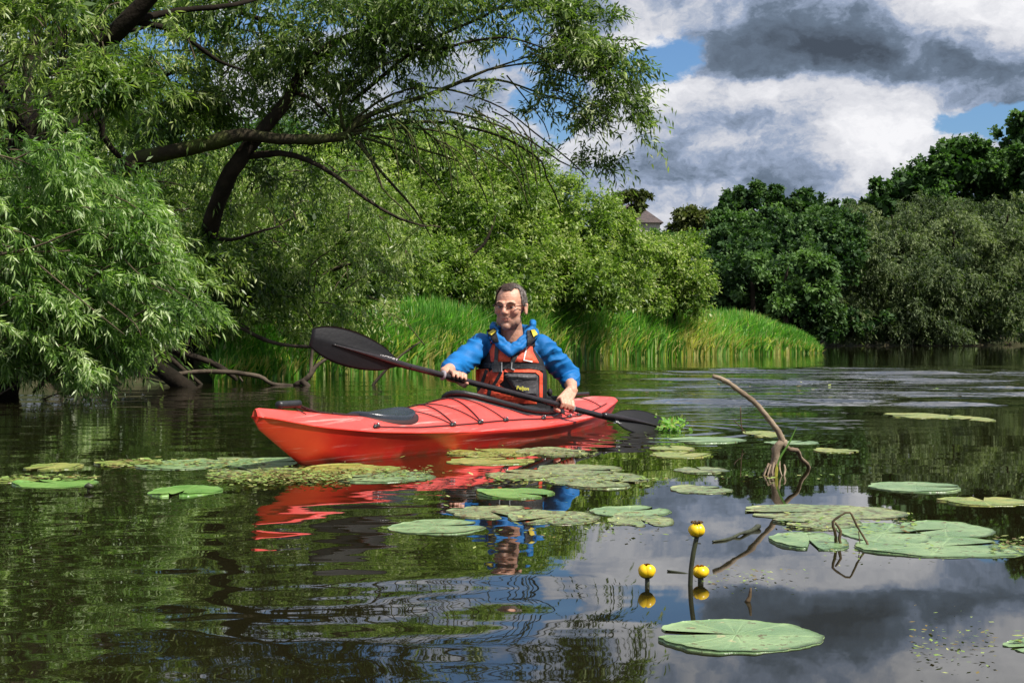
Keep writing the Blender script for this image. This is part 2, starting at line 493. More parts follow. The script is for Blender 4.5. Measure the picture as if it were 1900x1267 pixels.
# ------------------------------------------------------------------ water
def water_material():
    m = bpy.data.materials.new("river_water"); m.use_nodes = True
    T = NT(m.node_tree); b = T.n['Principled BSDF']
    b.inputs['Base Color'].default_value = (.010, .009, .0035, 1)
    b.inputs['Roughness'].default_value = .015
    b.inputs['IOR'].default_value = 1.48
    b.inputs['Specular IOR Level'].default_value = .5
    g = T.new('ShaderNodeNewGeometry').outputs['Position']
    sx = T.new('ShaderNodeSeparateXYZ'); T.l.new(g, sx.inputs[0])
    X, Y = sx.outputs[0], sx.outputs[1]
    def blobm(x, y, rx, ry, a=1.4, b_=.3):
        v = T.scale(T.vmath('SUBTRACT', T.scale(g, 1, 1, 0), (x, y, 0)), 1 / rx, 1 / ry, 0)
        return T.rng(T.vmath('LENGTH', v, out=1), a, b_)
    # long low swell left from the stroke, smooth ripple on top
    n1 = T.noise(T.scale(g, .9, 1.6, 1), 1.0, 1, .4)
    n2 = T.noise(T.vmath('ADD', T.scale(g, 3.0, 5.2, 1), (4, 7, 0)), 1.0, 0, .5)
    n3 = T.noise(T.vmath('ADD', T.scale(g, 10, 15, 1), (1, 3, 0)), 1.0, 0, .5)
    n4 = T.noise(T.scale(g, 16, 34, 1), 1.0, 1, .5)
    left = T.rng(T.math('ADD', X, T.math('MULTIPLY', T.math('SUBTRACT', Y, 2.2), .10)), .42, -.25)      # more ripple on the bank side
    near = T.rng(Y, 4.3, 2.3)
    mid = T.rng(Y, 3.4, 5.5)
    h = T.math('MULTIPLY', n1, T.math('ADD', T.math('MULTIPLY', left, .0100), .0012))
    h = T.math('ADD', h, T.math('MULTIPLY', n2, T.math('ADD', T.math('MULTIPLY', left, .0028), .00025)))
    h = T.math('ADD', h, T.math('MULTIPLY', n3, T.math('ADD', T.math('MULTIPLY', left, .00050), .00003)))
    h = T.math('ADD', h, T.math('MULTIPLY', n4, T.math('MULTIPLY', T.math('MULTIPLY', mid, left), .00045)))
    # far water: small wind ripple
    far = T.rng(Y, 5, 12)
    h = T.math('ADD', h, T.math('MULTIPLY', T.math('MULTIPLY', far, .0011), T.noise(T.scale(g, 4.5, 9, 1), 1.0, 3, .55)))
    # wake behind the stern: arcs and chop
    wk = T.math('MAXIMUM', blobm(2.6, 13.2, 2.9, 3.4), blobm(6.3, 17.5, 4.2, 5.0))
    wk = T.math('MAXIMUM', wk, T.math('MULTIPLY', blobm(1.25, 8.7, 1.1, 1.5), .55))
    wk = T.math('MULTIPLY', wk, T.rng(T.noise(T.scale(g, .45, .7, 1), 1.0, 2, .5), .28, .5))
    c1 = T.noise(T.scale(g, .5, 1.35, 1), 1.0, 2, .5)
    c2 = T.noise(T.scale(g, 2.4, 5.0, 1), 1.0, 3, .6)
    chop = T.math('ADD', T.math('MULTIPLY', c1, .04), T.math('MULTIPLY', c2, .016))
    h = T.math('ADD', h, T.math('MULTIPLY', wk, chop))
    # rings round the paddle blade and along the hull
    v = T.scale(T.vmath('SUBTRACT', T.scale(g, 1, 1, 0), (.80, 7.4, 0)), 1, .8, 0)
    L = T.vmath('LENGTH', v, out=1)
    ring = T.math('MULTIPLY', T.math('SINE', T.math('MULTIPLY', L, 34)), T.math('MULTIPLY', T.rng(L, 1.3, .1), .0016))
    h = T.math('ADD', h, ring)
    v2 = T.scale(T.vmath('SUBTRACT', T.scale(g, 1, 1, 0), (-.55, 3.3, 0)), 1, 1, 0)
    L2 = T.vmath('LENGTH', v2, out=1)
    ring2 = T.math('MULTIPLY', T.math('SINE', T.math('MULTIPLY', L2, 13)), T.math('MULTIPLY', T.rng(L2, 1.5, .2), .0011))
    h = T.math('ADD', h, T.math('MULTIPLY', ring2, near))
    bp = T.new('ShaderNodeBump'); bp.inputs['Strength'].default_value = 1; bp.inputs['Distance'].default_value = 1
    T.l.new(h, bp.inputs['Height']); T.l.new(bp.outputs[0], b.inputs['Normal'])
    return m
# the sheet itself carries the waves of the wake as real shape
wx = np.concatenate([[-700, -60, -10, -4], np.linspace(-1.0, 13, 210), [16, 30, 100, 800]])
wy = np.concatenate([[-400, 0, 4, 7], np.linspace(8.0, 25, 330), [30, 60, 200, 1500]])
gx, gy = np.meshgrid(wx, wy)
def sst(v, a, b):
    t = np.clip((v - a) / (b - a), 0, 1); return t * t * (3 - 2 * t)
low = 9.0 + .18 * (gx - .6) + .35 * np.sin(gx * 1.1)
msk = sst(gy - low, 0, 1.3) * sst(gy, 24.5, 17) * sst(gx - .035 * (gy - 9), .25, 1.0) * sst(gx, 12.5, 7)
rw = np.random.default_rng(12); gz = np.zeros(gx.shape)
for q in range(34):
    lam = rw.uniform(.45, 1.7); th = rw.normal(0, .2); k_ = 2 * np.pi / lam
    ph = (gx * np.sin(th) + gy * np.cos(th)) * k_ + rw.uniform(0, 6.28)
    gz += np.sin(ph + .5 * np.sin(gx * rw.uniform(.5, 1.5) + rw.uniform(0, 6))) * lam * .0026
rr_ = np.hypot(gx - .55, gy - 8.4)
gz += .007 * np.sin(rr_ * 8.5) * np.exp(-rr_ / 7)
pat = .55 + .45 * np.sin(gy * 1.9 + .9 * np.sin(gx * .8)) * np.sin(gx * .7 + gy * .5 + 1)
gz = gz * msk * (.12 + 1.1 * np.clip(pat * 1.6 - .45, 0, 1))
nx, ny = len(wx), len(wy); ii = np.arange(nx * ny).reshape(ny, nx)
wf = np.stack([ii[:-1, :-1], ii[:-1, 1:], ii[1:, 1:], ii[1:, :-1]], -1).reshape(-1, 4)
wm = np_mesh("water", np.stack([gx, gy, gz], -1).reshape(-1, 3), wf); smooth(wm)
tag(link("water", wm, water_material()), kind='structure')

#%%TREES
# ------------------------------------------------------------------ trees
def tree(name, label, cat, base, trunk_fn, crown_args, leafm, bark=None, group=None):
    root = empty(name, base, label, cat, group)
    if trunk_fn is not None:
        T = Tubes(); trunk_fn(T)
        link("trunk", T.mesh("trunk"), bark or M_BARK, root)
    for k, ca in enumerate(crown_args if isinstance(crown_args, list) else [crown_args]):
        o = link("crown", crown_mesh("crown", **ca), leafm, root)
    return root

# old willow at the picture's left edge: dark leaning trunk and limbs
def t_old(T):
    limb(T, [(-10, 735, 11.8), (12, 640, 11.9), (15, 500, 12), (18, 380, 12), (40, 285, 12), (85, 215, 12), (130, 150, 12), (190, 85, 11.8), (250, 25, 11.7), (330, -60, 11.6)], [86, 74, 62, 56, 50, 44, 40, 36, 32, 26], 13, seed=1)
    limb(T, [(35, 300, 12), (50, 200, 12.1), (52, 120, 12.2), (70, 50, 12.2), (110, -30, 12.2)], [30, 24, 20, 16, 12], 13, seed=2)
    limb(T, [(20, 330, 12), (30, 250, 11.9), (14, 180, 11.8), (-15, 140, 11.8)], [30, 26, 20, 18], 13, seed=3)
    limb(T, [(55, 130, 12.2), (100, 80, 13.4), (150, 50, 13.6), (230, 60, 13.6), (300, 40, 13.6)], [14, 12, 10, 8, 5], 13, seed=4)
    limb(T, [(60, 275, 12), (120, 240, 12.2), (190, 200, 13.4), (240, 190, 13.5), (290, 150, 13.6), (330, 130, 13.6)], [18, 16, 22, 14, 9, 5], 13, seed=5)
    limb(T, [(190, 200, 13.4), (190, 250, 13.5), (230, 300, 13.6), (260, 330, 13.7)], [14, 12, 9, 5], 13, seed=6)
    limb(T, [(250, 40, 11.8), (330, 60, 12), (400, 110, 12.2), (450, 130, 13.3)], [14, 10, 7, 4], 13, seed=7)
    limb(T, [(240, 40, 11.7), (330, 20, 12), (430, 10, 12.2), (520, -15, 13.3)], [16, 12, 9, 7], 13, seed=8)
    for (x, y) in ((116, 30), (95, 10), (120, 20)):
        limb(T, [(x, -20, 11.5), (x + 3, 60, 11.4), (x + 4, 100, 11.3), (x - 6, 150, 11.3)], [3, 3, 2.5, 2], 11.4, sides=5, rough=0)
    limb(T, [(60, -30, 11.6), (130, 30, 11.5), (170, 60, 11.4), (185, 90, 11.4), (170, 120, 11.4)], [4, 4, 3.5, 3, 2], 11.4, sides=5, rough=0)
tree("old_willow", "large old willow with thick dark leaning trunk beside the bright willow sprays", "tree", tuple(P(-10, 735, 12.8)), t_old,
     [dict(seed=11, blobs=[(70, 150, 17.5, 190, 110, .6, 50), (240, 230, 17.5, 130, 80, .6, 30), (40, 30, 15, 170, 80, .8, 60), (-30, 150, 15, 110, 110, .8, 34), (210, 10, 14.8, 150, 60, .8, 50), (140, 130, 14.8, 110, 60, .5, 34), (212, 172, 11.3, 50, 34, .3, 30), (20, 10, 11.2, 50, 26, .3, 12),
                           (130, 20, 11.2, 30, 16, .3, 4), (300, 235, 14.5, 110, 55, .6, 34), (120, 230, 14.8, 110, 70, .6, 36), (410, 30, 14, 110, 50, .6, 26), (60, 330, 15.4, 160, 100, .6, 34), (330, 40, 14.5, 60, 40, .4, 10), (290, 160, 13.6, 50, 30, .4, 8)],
           ll=.078, lw=.018, K=11, sl=.34, droop=.5, clump=.2, per=12, fill=.25)], M_WIL, bark=M_SHADEBARK)

# leaning willow: limb sweeping over the water
def t_lean(T):
    limb(T, [(330, 700, 15.5), (362, 560, 15), (385, 450, 14.6), (400, 385, 14.3), (440, 300, 14), (482, 248, 14), (530, 190, 14), (556, 140, 14), (600, 93, 14), (645, 70, 14), (710, 45, 14), (760, 20, 14), (800, -20, 14)],
         [42, 38, 35, 32, 30, 27, 23, 21, 18, 15, 12, 10, 8], 14, seed=11)
    limb(T, [(548, 172, 14), (575, 182, 13.9), (600, 205, 13.8), (612, 220, 13.8)], [9, 7, 5, 3], 14, seed=12)
    limb(T, [(460, 290, 14), (520, 285, 13.9), (570, 297, 13.8), (620, 325, 13.7), (680, 370, 13.6), (740, 405, 13.6), (790, 420, 13.6)], [14, 12, 10, 8, 6, 5, 3], 14, seed=13)
    limb(T, [(385, 440, 14.5), (430, 445, 14.2), (480, 430, 14), (520, 420, 14)], [9, 7, 5, 3], 14, seed=14)
    limb(T, [(600, 93, 14), (560, 60, 14.3), (500, 40, 14.5), (440, 20, 14.6), (400, -20, 14.6)], [12, 11, 10, 9, 7], 14, seed=15)
    limb(T, [(640, 75, 14), (720, 80, 13.8), (800, 95, 13.6), (860, 80, 13.5), (940, 70, 13.4), (1010, 90, 13.3)], [9, 8, 6, 5, 4, 2.5], 14, seed=16)
    rr = random.Random(4)
    limb(T, [(650, 190, 14), (700, 150, 13.9), (760, 100, 13.8), (830, 60, 13.8), (900, 30, 13.8), (960, -10, 13.8)], [8, 8, 7, 6, 5, 4], 14, sides=6, seed=17)
    limb(T, [(690, 10, 14), (800, 15, 14), (900, 20, 14), (1000, 10, 14), (1060, 30, 14)], [8, 6, 5, 4, 2], 14, sides=6, seed=18)
tree("leaning_willow", "willow whose bare limb leans and forks upward across open sky", "tree", tuple(P(330, 700, 15.5)), t_lean,
     [dict(seed=21, blobs=[(560, 30, 14, 170, 70, .9, 60), (700, 20, 14, 150, 60, .8, 55), (650, 100, 14, 110, 50, .6, 30), (860, 15, 13.8, 140, 34, .6, 30), (500, 110, 14.3, 60, 50, .4, 10), (740, 110, 14, 80, 30, .5, 12),
                           (560, 260, 14.6, 130, 60, .5, 24), (420, 170, 14.8, 50, 60, .4, 8), (640, 190, 14.3, 70, 40, .4, 12), (990, 20, 13.8, 90, 40, .5, 20), (790, 60, 13.9, 90, 40, .5, 9)],
           ll=.078, lw=.019, K=10, sl=.40, droop=.6, clump=.22, per=10, fill=.08)], M_CAN)

# arching willow: mossy horizontal limb with long arching twigs
ARCH = []
def t_arch(T):
    limb(T, [(120, 420, 15), (200, 350, 14.6), (250, 300, 14.3), (285, 288, 14), (350, 276, 13.9), (418, 258, 13.8), (450, 250, 13.8), (520, 258, 13.8), (600, 258, 13.7), (645, 252, 13.7)],
         [36, 34, 30, 28, 27, 30, 25, 21, 19, 17], 14, seed=21)
    tw = [([(640, 255), (665, 225), (720, 200), (790, 178), (860, 150), (905, 130), (960, 120)], [14, 12, 10, 9, 7, 5, 3]),
          ([(860, 152), (920, 148), (965, 160), (1020, 180), (1060, 188), (1090, 205)], [5, 5, 4, 4, 3, 2]),
          ([(660, 235), (720, 215), (800, 205), (870, 215), (930, 235), (985, 262), (1040, 300), (1075, 315)], [8, 6, 5, 4.5, 4, 4, 3, 2]),
          ([(650, 245), (720, 232), (800, 226), (870, 236), (930, 254), (970, 275), (1005, 300), (1014, 330), (1030, 360), (1042, 395)], [8, 6, 6, 5, 5, 4, 4, 3, 3, 2]),
          ([(650, 250), (740, 238), (820, 245), (880, 270), (930, 300), (960, 330), (980, 380)], [6, 5, 4, 4, 3, 3, 2]),
          ([(655, 225), (700, 190), (760, 165), (840, 168), (930, 200), (990, 245), (1060, 300), (1090, 330)], [6, 5, 4, 4, 3, 3, 3, 2]),
          ([(665, 262), (700, 310), (735, 350), (770, 390), (800, 440)], [8, 6, 5, 4, 2]),
          ([(660, 262), (690, 300), (710, 350), (740, 380), (770, 415)], [6, 5, 4, 3, 2]),
          ([(670, 255), (720, 270), (760, 290), (800, 330), (830, 370)], [6, 5, 4, 3, 2]),
          ([(680, 250), (740, 262), (790, 280), (850, 300), (890, 340), (905, 380)], [5, 4, 4, 3, 3, 2]),
          ([(640, 245), (630, 200), (650, 160), (690, 130), (740, 110)], [7, 6, 5, 4, 3]),
          ([(905, 130), (980, 105), (1040, 80), (1100, 70)], [4, 3, 3, 2]), ([(960, 120), (1040, 110), (1100, 95), (1150, 85)], [4, 3, 2.5, 2]),
          ([(1000, 120), (1060, 140), (1110, 150), (1150, 140)], [3, 3, 2, 2]), ([(940, 140), (980, 190), (1010, 230), (1020, 260)], [3, 2.5, 2, 1.5]),
          ([(250, 300), (240, 340), (260, 380)], [8, 6, 3])]
    rr = random.Random(9)
    for i, (p, w_) in enumerate(tw):
        dd = rr.uniform(-.5, .5)
        q = [(x, y, 13.7 + dd * k / len(p)) for k, (x, y) in enumerate(p)]
        limb(T, q, w_, 13.7, sides=6, rough=.1, seed=30 + i)
    for i in range(34):   # fine hanging twigs
        x = rr.uniform(690, 1010); y = 195 + (x - 690) * .12 + rr.uniform(-20, 60)
        dd = 13.6 + rr.uniform(-.5, .5); l = rr.uniform(50, 130); sx = rr.uniform(.15, .75)
        limb(T, [(x, y, dd), (x + l * sx * .6, y + l * .2, dd), (x + l * sx, y + l * .6, dd), (x + l * sx * 1.15, y + l, dd)], [3, 2.4, 2, 1.4], 13.6, sides=4, rough=0)
    for i in range(16):
        x = rr.uniform(1000, 1180); y = rr.uniform(60, 220)
        dd = 13.6 + rr.uniform(-.5, .5)
        limb(T, [(x - 40, y - rr.uniform(-10, 30), dd), (x, y, dd), (x + 20, y + rr.uniform(10, 40), dd)], [2.5, 2, 1.4], 13.6, sides=4, rough=0)
tree("arching_willow", "willow with mossy level limb and long twigs arching out over the river", "tree", tuple(P(120, 700, 15)), t_arch,
     [dict(seed=31, blobs=[(1110, 70, 13.6, 50, 48, .35, 24), (1145, 115, 13.7, 52, 45, .35, 26), (1130, 175, 13.6, 55, 50, .35, 28), (1150, 225, 13.6, 45, 40, .3, 18), (1075, 120, 13.6, 60, 60, .4, 24), (1035, 55, 13.7, 60, 35, .4, 16),
                           (1095, 215, 13.6, 40, 35, .3, 10), (980, 90, 13.8, 70, 30, .4, 12), (880, 105, 13.8, 60, 22, .4, 8), (1108, 312, 13.6, 34, 14, .15, 8), (1020, 185, 13.7, 35, 20, .2, 4), (1000, 215, 13.7, 30, 12, .2, 3),
                           (930, 180, 13.8, 40, 16, .3, 3), (800, 200, 13.9, 70, 30, .4, 7), (880, 245, 13.8, 40, 14, .3, 3), (740, 240, 13.9, 70, 40, .4, 9), (480, 330, 14.6, 90, 45, .4, 14), (380, 230, 14.8, 60, 40, .4, 8), (700, 150, 14, 70, 40, .4, 10)],
           ll=.075, lw=.019, K=9, sl=.27, droop=.55, clump=.26, per=8, fill=0.0)], M_CAN, bark=M_MOSS)

# bright willow sprays over the water, nearest foliage
SPRAY = [(-60, 350), (30, 320), (85, 262), (112, 238), (160, 262), (200, 330), (285, 352), (325, 400), (345, 470), (392, 530), (418, 590), (330, 625), (280, 632), (250, 690), (170, 735), (120, 700), (60, 690), (-60, 700)]
tw_ = Tubes()
limb(tw_, [(-60, 720, 11.6), (-40, 600, 11.4), (20, 480, 11.2), (90, 380, 11.1), (110, 330, 11)], [40, 34, 24, 14, 6], 11, sides=8, seed=50)
limb(tw_, [(-50, 640, 11.5), (90, 590, 11.2), (220, 540, 11), (330, 540, 10.9)], [20, 16, 10, 5], 11, sides=8, seed=51)
limb(tw_, [(-50, 660, 11.5), (60, 660, 11.2), (140, 680, 10.8), (170, 720, 10.5)], [18, 14, 8, 4], 11, sides=8, seed=52)
for p_, w_ in (([(-40, 480, 10.1), (60, 460, 10.05), (110, 440, 10), (150, 425, 10)], [5, 4.5, 3.5, 2]), ([(-40, 470, 10.1), (40, 468, 10.1), (120, 466, 10.1), (130, 465, 10.1)], [4, 4, 3, 2]),
               ([(60, 480, 10.1), (130, 540, 10.05), (230, 620, 10)], [3.5, 3, 2]), ([(200, 560, 10), (250, 600, 10), (262, 625, 10)], [3, 2.5, 2]), ([(230, 480, 10.2), (270, 520, 10.1), (320, 545, 10)], [3, 2.5, 1.5])):
    limb(tw_, p_, w_, 10, sides=5, rough=.05)
spray = empty("willow_bush", tuple(P(-60, 720, 11.6)), "bright green willow bush trailing long narrow leaves down to the water", "bush")
link("crown", bough_mesh("crown", 41, SPRAY, 10.2, 11.5, 400, (70, 190), (-60, 90), (10, 60), 13, .066, .0125, K=12, sl=.20, droop=.5, spread=.7, hang=.35, tint_bias=.02, minz=-.03, twigs=tw_), M_WIL2, spray)
link("crown", bough_mesh("crown", 42, SPRAY, 10.0, 10.6, 110, (60, 150), (-60, 60), (10, 50), 13, .072, .0135, K=12, sl=.19, droop=.45, spread=.75, hang=.3, tint_bias=.14, minz=-.03, twigs=tw_), M_WIL2, spray)
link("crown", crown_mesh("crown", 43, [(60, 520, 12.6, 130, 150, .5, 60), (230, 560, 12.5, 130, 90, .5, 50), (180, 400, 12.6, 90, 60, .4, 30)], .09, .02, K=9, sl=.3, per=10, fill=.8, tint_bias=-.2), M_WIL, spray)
link("trunk", tw_.mesh("trunk"), M_TWIG, spray)

# thicket of the left bank
def stems(lst, d, w0=16):
    def f(T):
        for i, p in enumerate(lst):
            limb(T, p, [w0 * (1 - .8 * k / (len(p) - 1)) for k in range(len(p))], d, sides=7, seed=60 + i)
    return f
BUSHG = "willow thicket on the grassy bank"
tree("thicket_bush", "dim willow thicket between the fallen branches and the leaning limb", "bush", tuple(P(450, 690, 18)),
     stems([[(450, 692, 18), (440, 560, 18), (400, 430, 18)], [(450, 690, 18), (520, 560, 18), (600, 470, 18)], [(500, 600, 18), (560, 520, 17.5), (620, 500, 17.3), (680, 480, 17.2)], [(446, 620, 18), (470, 520, 17.2), (440, 480, 16.8)]], 18),
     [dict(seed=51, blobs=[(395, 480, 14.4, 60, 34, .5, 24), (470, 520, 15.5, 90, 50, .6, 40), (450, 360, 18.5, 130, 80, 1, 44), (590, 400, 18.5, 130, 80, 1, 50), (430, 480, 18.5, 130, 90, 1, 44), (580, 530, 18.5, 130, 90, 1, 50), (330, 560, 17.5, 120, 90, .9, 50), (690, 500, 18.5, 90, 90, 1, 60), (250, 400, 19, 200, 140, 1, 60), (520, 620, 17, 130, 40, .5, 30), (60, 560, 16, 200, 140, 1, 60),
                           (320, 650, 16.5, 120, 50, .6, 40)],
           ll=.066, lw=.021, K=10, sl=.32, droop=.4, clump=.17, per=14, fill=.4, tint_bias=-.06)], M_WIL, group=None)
ow_ = bpy.data.objects.get("old_willow"); tw_ = Tubes()
link("crown", bough_mesh("crown", 59, [(-40, -20), (200, -20), (340, 40), (330, 200), (240, 240), (110, 215), (-40, 225)], 10.9, 11.6, 60, (-60, 130), (-60, 50), (5, 40), 10, .070, .0145, K=10, sl=.2, droop=.5, spread=.75, hang=.35, tint_bias=.05, twigs=tw_), M_WIL, ow_)
link("twig", tw_.mesh("twig"), M_TWIG, ow_)['kind'] = 'stuff'
th_ = bpy.data.objects.get("thicket_bush"); tw_ = Tubes()
THK = [(330, 300), (480, 280), (620, 300), (740, 360), (760, 480), (720, 590), (640, 640), (520, 650), (420, 640), (330, 620), (380, 500), (330, 420)]
link("crown", bough_mesh("crown", 57, THK, 14.8, 17.2, 260, (-90, 120), (-70, 60), (10, 70), 11, .066, .018, K=10, sl=.26, droop=.5, spread=.75, hang=.3, tint_bias=.12, twigs=tw_), M_WIL, th_)
link("twig", tw_.mesh("twig"), M_TWIG, th_)['kind'] = 'stuff'
tw_ = Tubes()
cp_ = bpy.data.objects.get("leaning_willow")
link("crown", bough_mesh("crown", 58, [(330, 100), (420, 90), (560, 100), (700, 80), (860, 40), (860, 60), (760, 120), (640, 170), (560, 190), (420, 190), (330, 200)], 13.6, 14.8, 110, (-60, 130), (-50, 60), (5, 40), 9, .070, .017, K=9, sl=.24, droop=.6, spread=.75, hang=.35, tint_bias=.06, twigs=tw_), M_CAN, cp_)
link("twig", tw_.mesh("twig"), M_TWIG, cp_)['kind'] = 'stuff'
tree("hillside_bush", "green bush filling the slope below the arching twigs", "bush", tuple(P(800, 620, 26)),
     stems([[(790, 642, 26), (770, 500, 26), (730, 380, 26)], [(790, 640, 26), (830, 520, 26), (880, 420, 26)], [(815, 560, 26), (860, 490, 24.5), (900, 450, 24.3), (920, 400, 24.3)]], 26, 12),
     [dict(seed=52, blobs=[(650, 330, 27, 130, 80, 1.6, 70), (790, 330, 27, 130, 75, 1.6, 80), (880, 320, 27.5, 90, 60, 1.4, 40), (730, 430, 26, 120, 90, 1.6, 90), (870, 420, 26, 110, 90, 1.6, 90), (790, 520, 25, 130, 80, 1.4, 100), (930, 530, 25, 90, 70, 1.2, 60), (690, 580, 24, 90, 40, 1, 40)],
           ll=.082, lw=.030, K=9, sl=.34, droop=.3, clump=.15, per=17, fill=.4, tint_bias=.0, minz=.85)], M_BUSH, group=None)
tree("rounded_bush", "tall sunlit yellow-green bush behind the paddler's head", "bush", tuple(P(1060, 600, 28)),
     stems([[(1065, 642, 28), (1040, 500, 28), (1000, 400, 28)], [(1065, 640, 28), (1110, 520, 28), (1130, 440, 28)]], 28, 12),
     [dict(seed=53, blobs=[(960, 370, 28, 80, 75, 1.5, 70), (1025, 415, 27.5, 95, 75, 1.6, 100), (1100, 455, 28, 80, 60, 1.4, 80), (1000, 480, 27, 110, 70, 1.5, 90), (1120, 510, 27, 100, 60, 1.4, 90), (1060, 545, 26.5, 100, 40, 1.2, 50), (960, 555, 26, 60, 35, 1, 24)],
           ll=.080, lw=.032, K=9, sl=.30, droop=.2, clump=.13, per=17, fill=.4, tint_bias=.10, minz=.85)], M_BUSH, group=None)
tree("silvery_bush", "pale rounded bush at the far tip of the reed bank", "bush", tuple(P(1240, 600, 31.5)),
     stems([[(1235, 642, 31.5), (1200, 540, 31.5), (1180, 470, 31.5)], [(1235, 640, 31.5), (1265, 540, 31.5), (1270, 490, 31.5)]], 31.5, 10),
     [dict(seed=54, blobs=[(1185, 490, 32, 50, 40, 1.2, 50), (1250, 505, 31.5, 56, 50, 1.2, 90), (1190, 540, 31, 70, 50, 1.2, 80), (1270, 545, 31.5, 38, 38, 1, 50), (1150, 465, 33, 45, 35, 1, 40), (1130, 560, 30.5, 70, 30, 1, 40)],
           ll=.080, lw=.036, K=8, sl=.28, droop=.1, clump=.13, per=16, fill=.4, tint_bias=.08, minz=.75)], M_BUSH, group=None)
tree("backing_tree", "shadowy tree crown rising behind the leaning willow limb", "tree", tuple(P(560, 640, 30)),
     stems([[(560, 660, 30), (560, 480, 30), (540, 330, 30)], [(560, 640, 30), (400, 480, 29), (320, 250, 28)]], 30, 22),
     [dict(seed=55, blobs=[(420, 300, 30, 150, 70, 2, 60), (620, 300, 31, 150, 60, 2, 60), (180, 280, 28, 170, 120, 2, 70), (250, 450, 26, 250, 160, 2, 90), (500, 460, 30, 200, 120, 2, 80), (0, 400, 26, 150, 200, 2, 60), (780, 290, 31, 90, 40, 1.5, 26), (700, 420, 32, 250, 160, 2, 70), (950, 480, 33, 200, 100, 2, 50)],
           ll=.16, lw=.06, K=8, sl=.6, droop=.3, clump=.14, per=10, fill=.6, tint_bias=-.1)], M_DARK2)

# far bank
def far(name, label, cat, base, blobs, m, seed, ll=.22, lw=.13, K=5, sl=.32, per=17, clump=.12, tint=0.0, droop=.15, stemsl=None, group=None, fill=.5, upb=.35, hang=.2):
    st = stems(stemsl or [[(base[0], 645, base[1]), (base[0] - 4, blobs[0][1] + 40, base[1]), (base[0] + 3, blobs[0][1], base[1])]], base[1], 12)
    return tree(name, label, cat, tuple(P(base[0], 640, base[1])), st, [dict(seed=seed, blobs=blobs, ll=ll, lw=lw, K=K, sl=sl, per=per, clump=clump, tint_bias=tint, droop=droop, fill=fill, upb=upb, hang=hang)], m, group=group)
FG = "trees along the far bank"
far("grey_willow", "broad grey-green willow drooping to the water on the far bank", "tree", (1700, 64),
    [(1640, 445, 64, 95, 55, 3, 70), (1750, 435, 65, 100, 60, 3, 80), (1850, 420, 65, 90, 56, 3, 60), (1600, 510, 63, 100, 60, 3, 70), (1720, 520, 62, 130, 80, 3, 100), (1840, 520, 63, 90, 80, 3, 70), (1560, 580, 62, 75, 50, 2.5, 50), (1690, 590, 62, 120, 50, 2.5, 70), (1820, 590, 62, 100, 48, 2.5, 56), (1900, 480, 64, 70, 100, 2.5, 40), (1620, 622, 61.5, 90, 16, 1.5, 24), (1790, 622, 61.5, 120, 16, 1.5, 30)],
    M_GREY, 61, ll=.16, lw=.05, K=12, sl=.6, droop=.6, hang=.45, per=12, group=FG, stemsl=[[(1700, 644, 64), (1700, 540, 64), (1660, 430, 63), (1655, 400, 62)], [(1700, 643, 64), (1790, 530, 64), (1860, 430, 62.5), (1870, 400, 62)], [(1700, 570, 64), (1760, 500, 63), (1770, 430, 62)]])
far("alder_tree", "tall dark broadleaf tree towering behind the grey-green willow", "tree", (1790, 72),
    [(1885, 290, 72, 45, 55, 3, 60), (1770, 315, 72, 80, 44, 3, 76), (1690, 350, 72, 70, 36, 3, 60), (1850, 365, 73, 90, 60, 3, 70), (1640, 378, 71, 36, 22, 2, 24), (1740, 390, 73, 110, 50, 3, 60), (1900, 430, 72, 80, 120, 3, 60), (1800, 278, 72, 24, 20, 1.5, 16), (1893, 232, 72, 20, 20, 1.2, 14), (1745, 285, 72, 16, 16, 1, 8), (1630, 350, 71, 14, 8, .8, 5)],
    M_DARK2, 62, ll=.21, lw=.15, group=FG, tint=-.05)
far("poplar_tree", "clump-topped dark tree on the skyline beside the pale gable", "tree", (1370, 92),
    [(1345, 392, 92, 18, 26, 3, 22), (1368, 374, 92, 16, 20, 3, 20), (1395, 370, 92, 18, 20, 3, 22), (1330, 410, 91, 14, 18, 2, 10), (1380, 410, 92, 42, 30, 3, 30)], M_DARK, 63, ll=.26, lw=.14, group=FG, upb=.9)
far("poplar_tree", "slim-topped dark tree second along the skyline from the pale gable", "tree", (1440, 92),
    [(1438, 374, 92, 15, 22, 2, 22), (1452, 388, 92, 14, 20, 2, 12), (1440, 420, 92, 34, 30, 3, 24)], M_DARK, 64, ll=.26, lw=.14, group=FG, upb=.9)
far("poplar_tree", "dark tree on the skyline closest to the tall broadleaf tree", "tree", (1500, 92),
    [(1490, 378, 92, 20, 20, 2.5, 24), (1512, 388, 92, 14, 20, 2.5, 14), (1545, 402, 90, 10, 22, 2, 9), (1570, 396, 90, 10, 20, 2, 9), (1592, 402, 90, 10, 18, 2, 7), (1510, 420, 92, 40, 30, 3, 26), (1560, 440, 90, 50, 34, 2, 26)], M_DARK, 65, ll=.26, lw=.14, group=FG, upb=.9)
far("round_tree", "small round olive-green tree standing alone on the skyline", "tree", (1282, 88),
    [(1272, 408, 88, 24, 18, 2, 44), (1298, 415, 88, 20, 17, 2, 30), (1262, 430, 88, 15, 10, 1.5, 14), (1330, 448, 86, 50, 18, 2, 24)], M_OLIVE, 66, ll=.22, lw=.15, group=FG)
far("pine_tree", "gnarled little tree in front of the dark hipped roof", "tree", (1176, 96),
    [(1162, 364, 96, 20, 6, 1.2, 20), (1188, 364, 96, 15, 7, 1, 14), (1188, 384, 96, 11, 10, 1, 12), (1170, 398, 96, 9, 10, 1, 8), (1150, 372, 96, 10, 5, 1, 6)], M_OLIVE, 67, ll=.22, lw=.10, sl=.22, group=FG, tint=-.15, stemsl=[[(1176, 640, 96), (1176, 420, 96), (1174, 390, 96), (1168, 362, 96)]])
